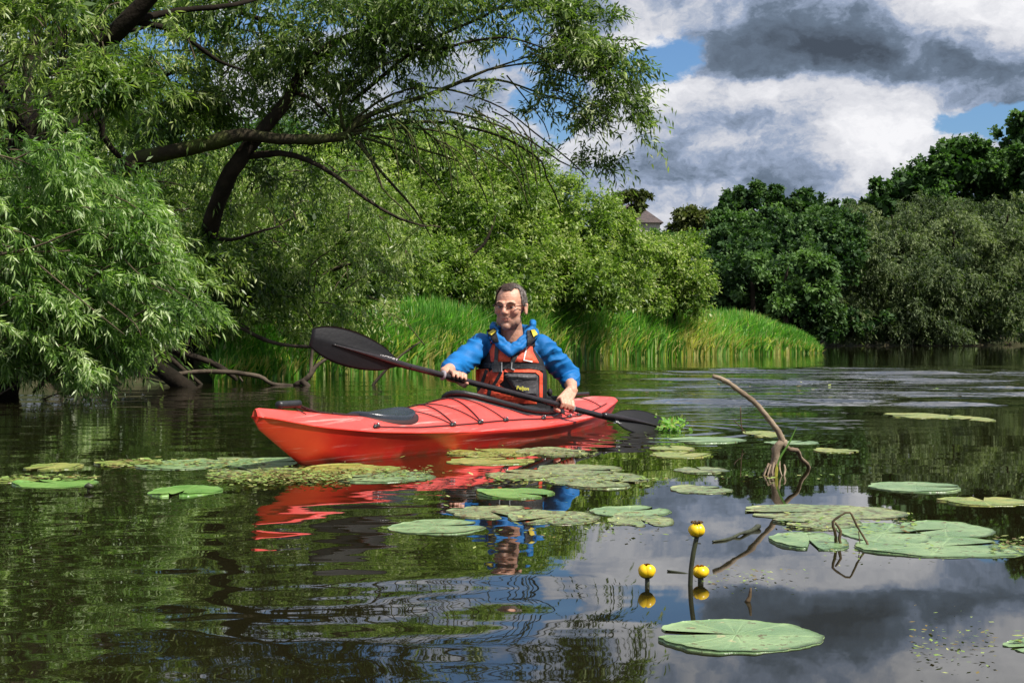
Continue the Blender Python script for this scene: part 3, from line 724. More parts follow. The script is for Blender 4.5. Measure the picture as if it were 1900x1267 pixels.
far("bank_tree", "dark spreading tree overhanging the shaded water past the reed tip", "tree", (1400, 56),
    [(1360, 465, 60, 70, 40, 3, 60), (1450, 450, 62, 76, 46, 3, 60), (1340, 530, 58, 66, 56, 3, 60), (1430, 510, 58, 90, 55, 3, 80), (1520, 480, 60, 70, 60, 3, 60), (1330, 590, 58, 55, 35, 2, 34), (1480, 560, 58, 70, 40, 2, 46), (1550, 440, 62, 60, 60, 3, 50), (1400, 600, 60, 100, 36, 2, 40), (1500, 618, 59, 90, 18, 1.5, 26), (1590, 600, 60, 50, 30, 1.5, 16)],
    M_DARK, 68, ll=.17, lw=.12, group=FG, tint=.05)
far("bright_sapling", "small fresh green sapling lit against the dark far trees", "tree", (1460, 53),
    [(1505, 495, 53, 30, 22, 1, 24), (1495, 540, 53, 42, 22, 1, 30), (1460, 570, 53, 30, 14, .8, 14), (1400, 500, 54, 22, 16, 1, 12)], M_DARK2, 69, ll=.15, lw=.10, group=FG, tint=.3)
far("hedge_tree", "low leafy tree filling the gap between pale bush and skyline trees", "tree", (1320, 75),
    [(1260, 462, 78, 56, 18, 2, 34), (1330, 470, 74, 70, 36, 2.5, 50), (1400, 430, 78, 80, 35, 2.5, 50), (1225, 446, 80, 36, 12, 2, 14), (1500, 430, 78, 60, 36, 2, 34), (1400, 470, 74, 80, 45, 2, 40)], M_DARK2, 70, ll=.21, lw=.14, group=FG)
far("backdrop_tree", "wide leafy tree closing the view behind the far bank trees", "tree", (1600, 84),
    [(1600, 470, 84, 200, 90, 3, 70), (1850, 480, 84, 200, 120, 3, 70), (1400, 520, 80, 200, 80, 3, 60), (1700, 590, 76, 330, 60, 3, 80), (1380, 600, 70, 150, 34, 3, 40)], M_DARK, 71, ll=.4, lw=.26, group=FG)
for k, (px, py, d, rx, ry) in enumerate([(2080, 380, 68, 170, 200), (2400, 420, 60, 180, 180), (2750, 430, 52, 200, 180)]):
    far("alder_tree", ["dark tree", "darker round tree", "dusky tree"][k] + " beyond the grey-green willow along the same bank", "tree", (px, d),
        [(px, py, d, rx, ry * .6, 3, 70), (px - 20, 560, d - 2, rx, 80, 3, 60)], M_DARK, 75 + k, ll=.3, lw=.2, group=FG)

# ------------------------------------------------------------------ houses on the rise
def box_mesh(name, x0, x1, y0, y1, z0, z1):
    me = bpy.data.meshes.new(name)
    v = [(x, y, z) for z in (z0, z1) for y in (y0, y1) for x in (x0, x1)]
    me.from_pydata(v, [], [(0, 2, 3, 1), (4, 5, 7, 6), (0, 1, 5, 4), (2, 6, 7, 3), (0, 4, 6, 2), (1, 3, 7, 5)])
    return me
M_WALL = mat("render_wall", (.52, .49, .42), .9, .2, var=.15, vscale=2)
M_ROOF = mat("roof_tile", (.10, .075, .07), .8, .3, col2=(.06, .05, .05), vscale=3, bump=.02, bscale=20)
M_GLASS = mat("window_glass", (.03, .04, .05), .1, .6)
def house(px0, px1, pytop, pyeave, d, label, hip=True):
    a = P(px0, pyeave, d); b = P(px1, pyeave, d); top = P((px0 + px1) / 2, pytop, d).z
    x0, x1, ze = a.x, b.x, a.z
    cx_, cy_ = (x0 + x1) / 2, d + 3.5
    g = float(ground_z(cx_, cy_))
    root = empty("house", (cx_, cy_, g), label, "house")
    link("wall", box_mesh("wall", x0 + .3, x1 - .3, d + .3, d + 6.7, g - 1, ze), M_WALL, root)
    me = bpy.data.meshes.new("roof")
    if hip:
        v = [(x0, d, ze), (x1, d, ze), (x1, d + 7, ze), (x0, d + 7, ze), (cx_ - .4, cy_, top), (cx_ + .4, cy_, top), (x0, d, ze + .01)]
        f = [(0, 1, 5, 4), (1, 2, 5), (2, 3, 4, 5), (3, 0, 4), (0, 3, 2, 1)]
    else:
        v = [(x0, d, ze), (x1, d, ze), (x1, d + 7, ze), (x0, d + 7, ze), (cx_, d, top), (cx_, d + 7, top), (0, 0, 0)]
        v = v[:6]
        f = [(1, 2, 5, 4), (3, 0, 4, 5), (0, 3, 2, 1)]
        gm = bpy.data.meshes.new("gable")
        gm.from_pydata([(x0 + .3, d + .3, ze), (x1 - .3, d + .3, ze), (cx_, d + .3, top - .25), (x0 + .3, d + .6, ze), (x1 - .3, d + .6, ze), (cx_, d + .6, top - .25)], [], [(0, 1, 2), (5, 4, 3)])
        link("gable", gm, M_WALL, root)
    me.from_pydata(v, [], f)
    link("roof", me, M_ROOF, root)
    n = 3
    for k in range(n):
        xx = x0 + (x1 - x0) * (k + .5) / n
        fr = link("window", box_mesh("window", xx - .45, xx + .45, d + .24, d + .36, ze - 1.6, ze - .5), M_WALL, root)
        pn = link("pane", box_mesh("pane", xx - .37, xx + .37, d + .225, d + .25, ze - 1.52, ze - .58), M_GLASS, fr)
    return root
house(1128, 1232, 371, 413, 120, "house with dark hipped roof peeping above the rounded bushes")
house(1316, 1440, 372, 420, 108, "house with pale gable mostly hidden by skyline trees", hip=False)

# ------------------------------------------------------------------ reeds and bank grass
def reeds():
    rng = np.random.default_rng(5)
    fx = np.array([380, 450, 560, 650, 800, 950, 1100, 1300, 1450, 1522]); fy = np.array([714, 708, 700, 694, 684, 676, 669, 661.5, 657, 655])
    N = 56000
    px = rng.uniform(395, 1524, N)
    py = np.interp(px, fx, fy)
    d = CAMH * F / (py - HZ)
    back = rng.random(N) ** 1.15 * np.interp(px, [400, 700, 1100, 1400, 1524], [2.5, 4.5, 6.0, 5.0, .8])
    Y = d + back - .12
    X = (px - CX) / F * (d + back * .75 - .1)
    Z = ground_z(X, Y)
    ok = (Z > -.16)
    X, Y, Z, px, back = X[ok], Y[ok], Z[ok], px[ok], back[ok]; N = len(X)
    cl = np.array([mnoise.noise(Vector((x * .9, y * .5, 0))) for x, y in zip(X, Y)])
    H = np.interp(px, [400, 600, 760, 1100, 1250, 1400, 1480, 1524], [.45, .6, .85, 1.0, .92, .80, .55, .3]) * (1 + .12 * cl) * rng.uniform(.7, 1.08, N) * np.clip(.65 + back * .35, .6, 1)
    Wd = rng.uniform(.016, .052, N) * (1 + Y * .012)
    ang = rng.uniform(0, 2 * np.pi, N); lean = np.where(rng.random(N) < .22, rng.uniform(.4, .9, N), rng.uniform(.02, .38, N)) * H
    a2 = ang + rng.normal(0, .5, N)
    ld = np.stack([np.cos(ang), np.sin(ang), np.zeros(N)], 1)
    wv = np.stack([-np.sin(a2), np.cos(a2) * .6, np.zeros(N)], 1); wv = nrm(wv)
    b = np.stack([X, Y, np.maximum(Z, -.05) - .02], 1)
    lv = [0, .35, .7, 1.0]; co = []
    for i, t in enumerate(lv):
        c = b + ld * (lean * t ** 2.2)[:, None]; c[:, 2] += H * (t - .28 * (lean / H) * t ** 3)
        ww = (Wd * (1 - t ** 2.2) * .5 + .0006)[:, None]
        co += [c - wv * ww, c + wv * ww]
    co = np.stack(co, 1)
    base = (np.arange(N) * 8)[:, None]
    f = np.concatenate([base + np.array([0, 1, 3, 2]), base + np.array([2, 3, 5, 4]), base + np.array([4, 5, 7, 6])], 0)
    t1 = np.clip(.45 + cl * .5 + rng.normal(0, .26, N), 0, .97)
    yel = (rng.random(N) < .07) | ((np.abs(px - 1290) < 30) & (back < 1.2) & (rng.random(N) < .6)) | ((back < .35) & (rng.random(N) < .3))
    t1[yel] = 1.0
    me = np_mesh("reeds", co.reshape(-1, 3), f, np.tile(t1, 3))
    tag(link("reeds", me, M_REED), "dense strip of tall green reeds lining the grassy bank", "reeds", kind='stuff')
reeds()

#%%BRANCHES
# ------------------------------------------------------------------ fallen branches at the bank
def branch(name, label, lst, m, cat="branch", step=.05, sides=9, rough=.3, group=None):
    T = Tubes()
    for i, (p, w_) in enumerate(lst):
        limb(T, p, w_, 14, step=step, sides=sides, rough=rough, seed=90 + i)
    me = T.mesh(name)
    o = link(name, me, m)
    return tag(o, label, cat, group)
FB = "dead branches lying in the shallows"
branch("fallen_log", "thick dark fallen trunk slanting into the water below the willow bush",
       [([(235, 590, 14), (270, 650, 13.8), (310, 695, 13.6), (350, 722, 13.4), (362, 740, 13.3)], [22, 26, 30, 30, 24])], M_SHADEBARK, group=FB)
branch("fallen_branch", "long sunlit dead branch lying level just above the water",
       [([(320, 697, 13.9), (360, 690, 13.9), (420, 690, 13.9), (480, 698, 13.9), (505, 712, 13.9), (545, 716, 13.9)], [9, 9, 9, 8, 7, 8]),
        ([(545, 716, 13.9), (572, 700, 13.9), (586, 680, 13.9), (612, 662, 13.9)], [9, 11, 8, 4]), ([(576, 700, 13.9), (578, 660, 13.9), (581, 640, 13.9)], [8, 6, 5]),
        ([(560, 705, 13.9), (575, 722, 13.9)], [14, 12]), ([(440, 692, 13.9), (450, 708, 13.9)], [4, 4])], M_DEAD, group=FB)
branch("fallen_branch", "dark crooked dead branch dipping behind the long level one",
       [([(290, 640, 14.3), (340, 655, 14.3), (390, 672, 14.3), (425, 692, 14.3), (440, 706, 14.3)], [14, 13, 12, 10, 6]),
        ([(300, 650, 14.2), (345, 690, 14.2), (375, 715, 14.2), (382, 730, 13.4)], [10, 8, 6, 5]), ([(340, 655, 14.3), (350, 630, 14.3), (345, 610, 14.3)], [7, 5, 3])], M_BARK, group=FB)
branch("bare_bough", "bare bough reaching out from the thicket toward the raised paddle blade",
       [([(425, 598, 15), (455, 612, 15), (490, 630, 15), (530, 640, 15), (580, 643, 15), (620, 640, 15)], [4, 7, 8, 7, 6, 4]), ([(440, 595, 15), (462, 610, 15)], [3, 4])], M_DEAD, group=FB)
branch("leaning_stick", "thin dark stick standing slanted out of the water behind the paddle",
       [([(780, 634, 14), (750, 655, 14), (720, 682, 14), (697, 708, 14), (690, 718, 14)], [3, 4, 5, 6, 6])], M_DEAD, group=FB)

#%%FORE
# ------------------------------------------------------------------ driftwood stick in the mid water
branch("driftwood_stick", "bent pale driftwood stick standing out of the water on knobbly feet",
       [([(1322, 698, 5.1), (1345, 706, 5.1), (1375, 727, 5.1), (1402, 748, 5.1), (1425, 776, 5.1), (1444, 800, 5.1), (1453, 820, 5.1)], [7.5, 9.5, 9.5, 9.5, 10.5, 11, 13]),
        ([(1460, 822, 5.1), (1448, 823, 5.1), (1440, 835, 5.1), (1437, 858, 5.1), (1430, 880, 5.1), (1428, 892, 5.1)], [12, 16, 16, 15, 15, 12]),
        ([(1455, 822, 5.1), (1464, 833, 5.1), (1480, 836, 5.2), (1486, 850, 5.25), (1497, 860, 5.3), (1502, 872, 5.35)], [10, 8, 8, 7, 8, 7])], M_DRIFT, cat="driftwood", step=.012, rough=.35)
branch("root_tuft", "tangle of brown rootlets round the driftwood stick's foot",
       [([(1430 + dx, 850 + dy, 5.08), (1425 + dx * 1.4, 868 + dy, 5.05), (1424 + dx * 1.8, 886, 5.03)], [4, 3, 2]) for dx, dy in ((-4, 10), (0, 12), (6, 8), (12, 14), (16, 5), (9, 20), (-8, 18))]
       + [([(1455, 862, 5.08), (1457, 872, 5.05), (1454, 886, 5.03)], [3, 4, 3])], M_DRIFT, cat="roots", step=.012)
def blade_leaf(name, label, pts, w_, m, cat="leaf"):
    """a grass leaf with width and a folded keel"""
    P_, R_ = catmull([P(*p) for p in pts], [x * .5 * p[2] / F for x, p in zip(w_, pts)], .01)
    v, f = [], []
    for i, (p, r) in enumerate(zip(P_, R_)):
        d = (P_[min(i + 1, len(P_) - 1)] - P_[max(i - 1, 0)]).normalized()
        s = d.cross(Vector((0, 1, 0))).normalized()
        v += [p - s * r, p + Vector((0, r * .6, 0)), p + s * r, p - Vector((0, r * .1 + .0005, 0))]
        if i:
            b = (i - 1) * 4
            for k in range(4): f.append((b + k, b + (k + 1) % 4, b + 4 + (k + 1) % 4, b + 4 + k))
    me = bpy.data.meshes.new(name); me.from_pydata([tuple(q) for q in v], [], f); me.update()
    return tag(link(name, me, m), label, cat)
M_LEAFG = mat("grass_leaf", (.10, .22, .03), .4, .5, var=.3, vscale=20)
M_LEAFY = mat("yellow_leaf", (.42, .40, .05), .5, .4, var=.3, vscale=20)
blade_leaf("grass_leaf", "single green grass blade crossing the driftwood stick", [(1440, 872, 5.0), (1448, 848, 5.0), (1464, 822, 5.0), (1478, 792, 5.0)], [3, 4, 3, 1], M_LEAFG)
blade_leaf("yellow_leaf", "short yellow leaf stuck at the driftwood stick's foot", [(1440, 884, 5.0), (1441, 872, 5.0), (1442, 860, 5.0)], [5, 6, 2], M_LEAFY)
M_STEM = mat("dark_stem", (.045, .05, .022), .5, .5, var=.4, vscale=40)
M_DRY = mat("dry_stem", (.10, .065, .03), .7, .4, col2=(.05, .03, .015), vscale=60)
branch("dry_stem", "folded brown dead stem arched over the big lily pads",
       [([(1552, 1010, 3.40), (1549, 985, 3.38), (1545, 968, 3.38), (1560, 956, 3.38), (1577, 950, 3.38), (1590, 975, 3.38), (1604, 998, 3.38), (1612, 1014, 3.36)], [6, 6, 5, 4, 4, 4, 4, 5]),
        ([(1550, 970, 3.38), (1560, 985, 3.38), (1557, 1000, 3.38), (1562, 1012, 3.38)], [4, 5, 6, 5]), ([(1593, 985, 3.38), (1596, 1012, 3.37)], [2, 2])], M_DRY, cat="stem", step=.008, rough=.4)
branch("floating_twig", "dark crooked twig floating between tall flower and big pads",
       [([(1322, 1004, 3.42), (1345, 1001, 3.45), (1362, 996, 3.5), (1372, 990, 3.52), (1392, 985, 3.6), (1408, 976, 3.66)], [3, 5, 6, 5, 8, 10])], M_STEM, cat="twig", step=.01)
branch("bud_stub", "dark upright stub poking from calm water near the flowers",
       [([(1386, 1118, 2.66), (1391, 1106, 2.66), (1393, 1090, 2.66)], [11, 7, 4])], M_DRY, cat="stub", step=.01)
branch("drowned_stalk", "dark mottled stalk floating flat behind the tall flower",
       [([(1238, 1058, 3.0), (1270, 1064, 2.98), (1300, 1072, 2.95), (1330, 1078, 2.9), (1350, 1083, 2.88)], [3, 6, 6, 6, 3])], M_STEM, cat="stalk", step=.01)
branch("thin_reed_stem", "thin upright stem in the rippled water before the driftwood",
       [([(1374, 755, 6.6), (1375, 785, 6.6), (1378, 806, 6.6)], [2.2, 2.2, 2.2]), ([(1362, 780, 6.6), (1372, 790, 6.6), (1384, 802, 6.6)], [1.8, 1.8, 1.8])], M_DRY, cat="stem", step=.02, rough=0)

# ------------------------------------------------------------------ yellow water-lilies
M_PETAL = mat("yellow_petal", (.85, .58, .01), .35, .5, col2=(.78, .46, .008), vscale=60)
M_PETALG = mat("green_sepal", (.16, .17, .02), .4, .5, var=.3, vscale=60)
M_STIGMA = mat("withered_stigma", (.09, .05, .02), .8, .3, var=.3, vscale=200)
def flower(px, py, wl, dpx, label, stemw=11, stigma=True, lean=0, wide=1.0):
    d = CAMH * F / (wl - HZ)
    c = P(px, py, d); r = dpx * .5 * d / F
    foot = Wp(px - lean, wl)
    root = empty("water_lily_flower", foot, label, "flower", "yellow water-lily flowers")
    T = Tubes()
    T.add([foot + Vector((0, 0, -.15)), foot, (foot * .5 + c * .5) + Vector((-.002 * (1 if lean else 0), 0, 0)), c + Vector((0, 0, -r * .8))], [stemw * .5 * d / F] * 4, .01, 10, .05)
    link("stem", T.mesh("stem"), M_STEM, root)
    # five cupped sepals
    bm = bmesh.new()
    nu, nv = 8, 9
    me = bpy.data.meshes.new("sepal")
    vs, fs = [], []
    for i in range(nv + 1):
        t = i / nv
        phi = -math.pi * .5 + t * math.pi * .86
        rr = math.cos(phi) * r * wide; zz = math.sin(phi) * r * .86
        half = (.78 * math.sin(math.pi * min(t * .62 + .12, .99)) ** .7)
        for j in range(nu + 1):
            a = (j / nu - .5) * 2 * half * (1.0 if t < .9 else .7)
            bulge = 1 + .10 * math.cos(a * 2)
            vs.append((math.cos(a) * rr * bulge, math.sin(a) * rr * bulge, zz + .03 * r * math.cos(a * 3)))
    for i in range(nv):
        for j in range(nu):
            q = i * (nu + 1) + j
            fs.append((q, q + 1, q + nu + 2, q + nu + 1))
    me.from_pydata(vs, [], fs); smooth(me)
    me.materials.append(M_PETAL); me.materials.append(M_PETALG)
    for k, pl in enumerate(me.polygons):
        if k // nu < 3: pl.material_index = 1
    for k in range(5):
        o = bpy.data.objects.new("sepal", me); COL.objects.link(o); o.parent = root
        o.location = c - foot; o.rotation_euler = (R(random.uniform(-11, 11)), R(random.uniform(-9, 9)), k * 2 * math.pi / 5 + .4 + px)
        q_ = random.uniform(.9, 1.08); o.scale = (q_ * (1 - .04 * (k % 2)), q_ * (1 - .04 * (k % 2)), random.uniform(.86, 1.1))
    T = Tubes(); T.add([c + Vector((0, 0, -r * .7)), c + Vector((0, 0, r * .45)), c + Vector((0, 0, r * .52))], [r * .5, r * .42, r * .36], .004, 12, 0)
    link("stigma", T.mesh("stigma"), M_STIGMA if stigma == 2 else M_PETAL, root)
    if stigma == 2:
        T = Tubes()
        for k in range(7):
            a = k * .9; T.add([c + Vector((math.cos(a) * r * .2, math.sin(a) * r * .2, r * .7)), c + Vector((math.cos(a) * r * .55, math.sin(a) * r * .55, r * 1.0)), c + Vector((math.cos(a) * r * .75, math.sin(a) * r * .75, r * .86))], [r * .16, r * .13, r * .08], .003, 6, .3)
        link("withered_tuft", T.mesh("withered_tuft"), M_STIGMA, root)
random.seed(3)
flower(1293, 983, 1085, 31, "tallest yellow water-lily flower on a long dark stem with brown withered top", 9, 2, lean=12)
flower(1201, 1059, 1085, 31, "two-lobed yellow water-lily flower on a short stem apart from the other two", 9, 1, wide=1.02)
flower(1300, 1060, 1080, 29, "low round yellow water-lily flower close beside the tall stem", 11, 1)
branch("water_lily_bud", "small dark closed bud at the edge of a bright green pad",
       [([(164, 916, 4.55), (164, 908, 4.55), (165, 905, 4.55)], [4, 5, 6]), ([(157, 903, 4.55), (165, 901, 4.55), (173, 903, 4.55)], [5, 13, 5])], M_STEM, cat="bud", step=.006)

# ------------------------------------------------------------------ lily pads
def pad_mat(name, c1, c2, spots):
    m = bpy.data.materials.new(name); m.use_nodes = True
    T = NT(m.node_tree); b = T.n['Principled BSDF']
    oc = T.new('ShaderNodeTexCoord').outputs['Object']
    at = T.new('ShaderNodeAttribute', attribute_name='vein').outputs['Fac']
    ob = T.new('ShaderNodeObjectInfo').outputs['Random']
    v = T.vmath('ADD', oc, T.vmath('MULTIPLY', T.new('ShaderNodeCombineXYZ').outputs[0], (1, 1, 1)))
    cmb = T.new('ShaderNodeCombineXYZ'); T.l.new(T.math('MULTIPLY', ob, 37.0), cmb.inputs[0]); T.l.new(T.math('MULTIPLY', ob, 11.0), cmb.inputs[1])
    v = T.vmath('ADD', oc, cmb.outputs[0])
    n = T.noise(v, 9, 6, .6)
    col = T.mix(T.rng(n, .35, .68), c1 + (1,), c2 + (1,))
    col = T.mix(T.math('MULTIPLY', at, .45), col, tuple(x * 1.5 for x in c2) + (1,))
    sp = T.noise(v, 34, 5, .7)
    k = T.rng(sp, .66 - spots, .70 - spots)
    col = T.mix(T.math('MULTIPLY', k, .85), col, (.10, .065, .025, 1))
    sp2 = T.noise(T.vmath('ADD', v, (5, 5, 5)), 26, 5, .7)
    col = T.mix(T.math('MULTIPLY', T.rng(sp2, .67 - spots * .6, .72 - spots * .6), .8), col, (.42, .38, .20, 1))
    T.l.new(col, b.inputs['Base Color'])
    T.l.new(T.math('ADD', .16, T.math('MULTIPLY', n, .3)), b.inputs['Roughness'])
    bp = T.new('ShaderNodeBump'); bp.inputs['Distance'].default_value = .004; bp.inputs['Strength'].default_value = .7
    T.l.new(T.math('ADD', T.noise(v, 40, 5, .6), T.math('MULTIPLY', at, -.35)), bp.inputs['Height'])
    T.l.new(bp.outputs[0], b.inputs['Normal'])
    return m
PM = [pad_mat("pad_bluegreen", (.14, .24, .10), (.25, .35, .16), .075), pad_mat("pad_spotted", (.15, .22, .09), (.28, .32, .13), .14), pad_mat("pad_fresh", (.11, .25, .045), (.19, .34, .075), .03), pad_mat("pad_yellowing", (.18, .26, .05), (.34, .33, .09), .09)]
def pad_profile(rr, a, notch, seed):
    return 1
def lily_pad(x0, x1, y0, y1, mi, label, notch=None, seed=0, curl=.0, tear=0.0, ruffle=1.0):
    Yf = CAMH * F / (y0 - HZ); Yn = CAMH * F / (y1 - HZ)
    cy = (Yf + Yn) / 2; ry = (Yf - Yn) / 2; pc = (x0 + x1) / 2
    cx = (pc - CX) / F * cy; rx = (x1 - x0) / 2 / F * cy
    rd = random.Random(seed); ang = rd.uniform(0, 6.28) if notch is None else R(notch)
    nr, na = 8, 96
    ph = [rd.uniform(0, 6.28) for _ in range(6)]
    vs, fs, vein = [], [], []
    for side in (0, 1):
        for i in range(nr + 1):
            t = i / nr
            for j in range(na + 1):
                a = ang + (j / na) * (2 * math.pi)
                u = j / na
                # notch closes toward the petiole
                dn = min(u, 1 - u) * 2 * math.pi
                aa = a + (.16 * (1 if u < .5 else -1)) * math.exp(-dn / .25)
                e = 1 + .03 * math.sin(3 * a + ph[0]) + .014 * math.sin(7 * a + ph[1]) + .009 * math.sin(17 * a + ph[2]) * ruffle + .009 * math.sin(31 * a + ph[3]) * ruffle + .012 * mnoise.noise(Vector((math.cos(a) * 6, math.sin(a) * 6, seed)))
                if tear: e -= tear * max(0, math.sin(2 * a + ph[4])) ** 6 + tear * .8 * max(0, math.sin(3 * a + ph[5])) ** 10
                e -= .10 * math.exp(-(dn / .2) ** 2)
                x = math.cos(aa) * rx * e * t; y = math.sin(aa) * ry * e * t
                z = .0014 + .0005 * t ** 4 * math.sin(9 * a + ph[2]) * ruffle + .0004 * math.sin(14 * a + ph[3]) * t * t + curl * t ** 8 * max(0, math.sin(a + ph[4]) - .55) * 2 + .001 * (1 - t)
                if side: z = -.0015
                vs.append((x, y, z if side else max(z, .0007)))
                vv = abs(math.sin((aa - ang) * 11)) ; vein.append(max(0, 1 - vv * 7 * max(t, .15)))
    def id_(s, i, j): return s * (nr + 1) * (na + 1) + i * (na + 1) + j
    for i in range(nr):
        for j in range(na):
            q = (id_(0, i, j), id_(0, i, j + 1), id_(0, i + 1, j + 1), id_(0, i + 1, j))
            fs.append(q[::-1]); fs.append(tuple(k + (nr + 1) * (na + 1) for k in q))
    for j in range(na):
        fs.append((id_(0, nr, j), id_(0, nr, j + 1), id_(1, nr, j + 1), id_(1, nr, j)))
    me = bpy.data.meshes.new("lily_pad"); me.from_pydata(vs, [], fs); smooth(me)
    a = me.attributes.new('vein', 'FLOAT', 'POINT'); a.data.foreach_set('value', vein)
    o = link("lily_pad", me, PM[mi]); o.location = (cx, cy, .0003 * (seed % 9))
    return tag(o, label, "lily pad", "lily pads floating on the river")
PADS = [
 (1212, 1520, 1150, 1213, 0, "large notched pad lying in front of the tall yellow flower", 172),
 (1374, 1680, 936, 966, 1, "long brown-spotted pad at the back of the big pad cluster", 190),
 (1440, 1600, 958, 984, 1, "speckled pad in the middle of the cluster behind the folded dead stem", None),
 (1432, 1572, 988, 1022, 0, "smooth blue-green pad at the tip of the big cluster pointing to the twig", None),
 (1560, 1720, 972, 1012, 0, "pad under the legs of the folded dead stem", None),
 (1590, 1905, 996, 1036, 0, "broadest pad of the big cluster with water beads along its rim", 20),
 (1672, 1838, 968, 998, 0, "oval pad resting against the broadest pad's far rim", 200),
 (1612, 1786, 895, 914, 0, "lone pad beyond the cluster lying on green reflections", None),
 (1745, 1905, 922, 940, 3, "thin bright pad by itself over dark tree reflections", None),
 (1243, 1357, 901, 917, 1, "ragged pad floating between driftwood foot and kayak reflection", None),
 (1250, 1352, 866, 879, 1, "frilled pad at the edge of the blue reflection before the driftwood", None),
 (1206, 1290, 828, 838, 3, "narrow yellowish pad, upper of two stacked strips past the paddle", None),
 (1202, 1320, 839, 850, 3, "pale yellow pad, lower of two stacked strips past the paddle", None),
 (1240, 1382, 811, 822, 0, "dull grey-green pad just under the ripples by the thin stem", None),
 (1380, 1452, 799, 812, 3, "yellow-green leafy pad at the base of the thin stem", None),
 (1420, 1520, 818, 825, 0, "flat sliver pad behind the driftwood's elbow", None),
 (1510, 1592, 833, 841, 3, "small pad floating alone beyond the driftwood's foot", None),
 (1645, 1763, 766, 777, 3, "distant pad on the calm edge of the wake", None),
 (1772, 1838, 772, 782, 3, "distant pad paired beside the one at the wake's edge", None),
 (722, 902, 964, 992, 0, "pad with one folded bright lobe below the kayak's black reflection", 20),
 (886, 1030, 907, 926, 2, "clean green pad over the reflection of the paddler's jacket", None),
 (828, 990, 940, 963, 1, "speckled pad touching the paddler's reflected arm", None),
 (940, 1110, 947, 975, 1, "brown-flecked pad crossing the reflection of the life vest", None),
 (1092, 1244, 940, 959, 0, "pad behind the mottled one at the reflected shoulder", None),
 (1128, 1250, 952, 979, 1, "mottled pad with yellow patch at the edge of the blue sky reflection", None),
 (985, 1157, 862, 884, 1, "pale pad upper of the pair beside the paddler's reflection", None),
 (1010, 1206, 876, 907, 1, "wide pad lower of the pair beside the paddler's reflection", None),
 (896, 1060, 872, 890, 1, "brownish half-sunk pad on the kayak's red reflection", None),
 (828, 998, 832, 849, 3, "yellow-brown pad lying along the hull's waterline", None),
 (955, 1095, 832, 847, 1, "second pad along the hull's waterline toward the stern", None),
 (822, 992, 850, 863, 3, "thin pad between waterline pads and reflected deck lines", None),
 (278, 410, 901, 922, 2, "bright clean oval pad alone in front of the bow's weed mat", None),
 (28, 180, 890, 906, 2, "light green pad beside the small dark bud", None),
 (-20, 78, 886, 896, 3, "yellowing pad edge next to the light green pad", None),
 (48, 152, 860, 873, 3, "yellow-rimmed pad standing apart over dark reflections", None),
 (178, 300, 854, 865, 3, "thin yellow pad at the end of the row leading to the bow", None),
 (256, 430, 853, 872, 0, "smooth pale pad in the row leading to the bow", None),
 (330, 480, 849, 862, 1, "crinkled pad behind the pale one near the bow", None),
 (420, 562, 850, 869, 0, "pad in the shadow of the kayak's bow", None),
 (385, 560, 866, 888, 1, "pad sunk in the weed mat just before the bow", None),
 (556, 742, 862, 882, 3, "yellow-green pad against the keel close to the bow", None),
 (620, 806, 874, 896, 0, "pad with curled rim half over the red reflection", None),
 (1866, 1990, 1186, 1216, 0, "cupped pad cut by the picture edge near floating scraps", None),
]
for k, (x0, x1, y0, y1, mi, lb, nt) in enumerate(PADS):
    lily_pad(x0, x1, y0, y1, mi, lb, nt, seed=k * 7 + 3, tear=(.16 if mi in (1, 3) else .05), curl=.010 if mi == 2 else .004)

# ------------------------------------------------------------------ floating weed scraps
def scraps():
    rng = np.random.default_rng(8)
    areas = [(385, 650, 876, 900, 1300, .8), (470, 800, 868, 892, 700, .8), (180, 500, 853, 870, 350, 1), (830, 1110, 838, 850, 260, .8), (900, 1240, 880, 905, 300, .7), (950, 1230, 952, 982, 120, .5), (1440, 1700, 955, 1000, 200, .6), (1690, 1850, 1150, 1250, 120, .32),
             (1290, 1500, 1050, 1100, 60, .35), (0, 180, 884, 894, 160, 1), (1330, 1480, 1060, 1090, 40, .3), (1840, 1905, 1000, 1030, 90, .6), (1530, 1760, 1000, 1050, 60, .4), (1320, 1560, 880, 895, 40, .7), (1100, 1300, 800, 860, 50, .8),
             (1880, 1905, 1180, 1200, 10, .5), (1150, 1900, 690, 740, 60, 1.4), (900, 1300, 985, 1010, 40, .5), (700, 1100, 800, 1000, 40, .7)]
    CO, TT = [], []
    for (x0, x1, y0, y1, n, s) in areas:
        px = rng.uniform(x0, x1, n); py = rng.normal((y0 + y1) / 2, (y1 - y0) / 4, n)
        d = CAMH * F / (py - HZ)
        c = np.stack([(px - CX) / F * d, d, rng.uniform(.004, .012, n)], 1)
        a = rng.uniform(0, 6.28, n); r = rng.uniform(.006, .022, n) * s
        e1 = np.stack([np.cos(a), np.sin(a), rng.normal(0, .12, n)], 1) * r[:, None]
        e2 = np.stack([-np.sin(a), np.cos(a), rng.normal(0, .12, n)], 1) * (r * rng.uniform(.25, .7, n))[:, None]
        CO.append(np.stack([c - e1, c + e2, c + e1, c - e2], 1).reshape(-1, 3)); TT.append(rng.random(n))
    co = np.concatenate(CO); f = np.arange(len(co)).reshape(-1, 4)
    m = leaf_mat("weed_scrap", [(0, (.09, .055, .02)), (.3, (.20, .15, .04)), (.5, (.16, .25, .05)), (.8, (.24, .34, .07)), (1, (.42, .42, .16))], .5, .1, .4, 1.0)
    tag(link("floating_weed", np_mesh("floating_weed", co, f, np.concatenate(TT)), m), "scraps of brown and yellow weed floating among the lily pads", "weed", kind='stuff')
scraps()
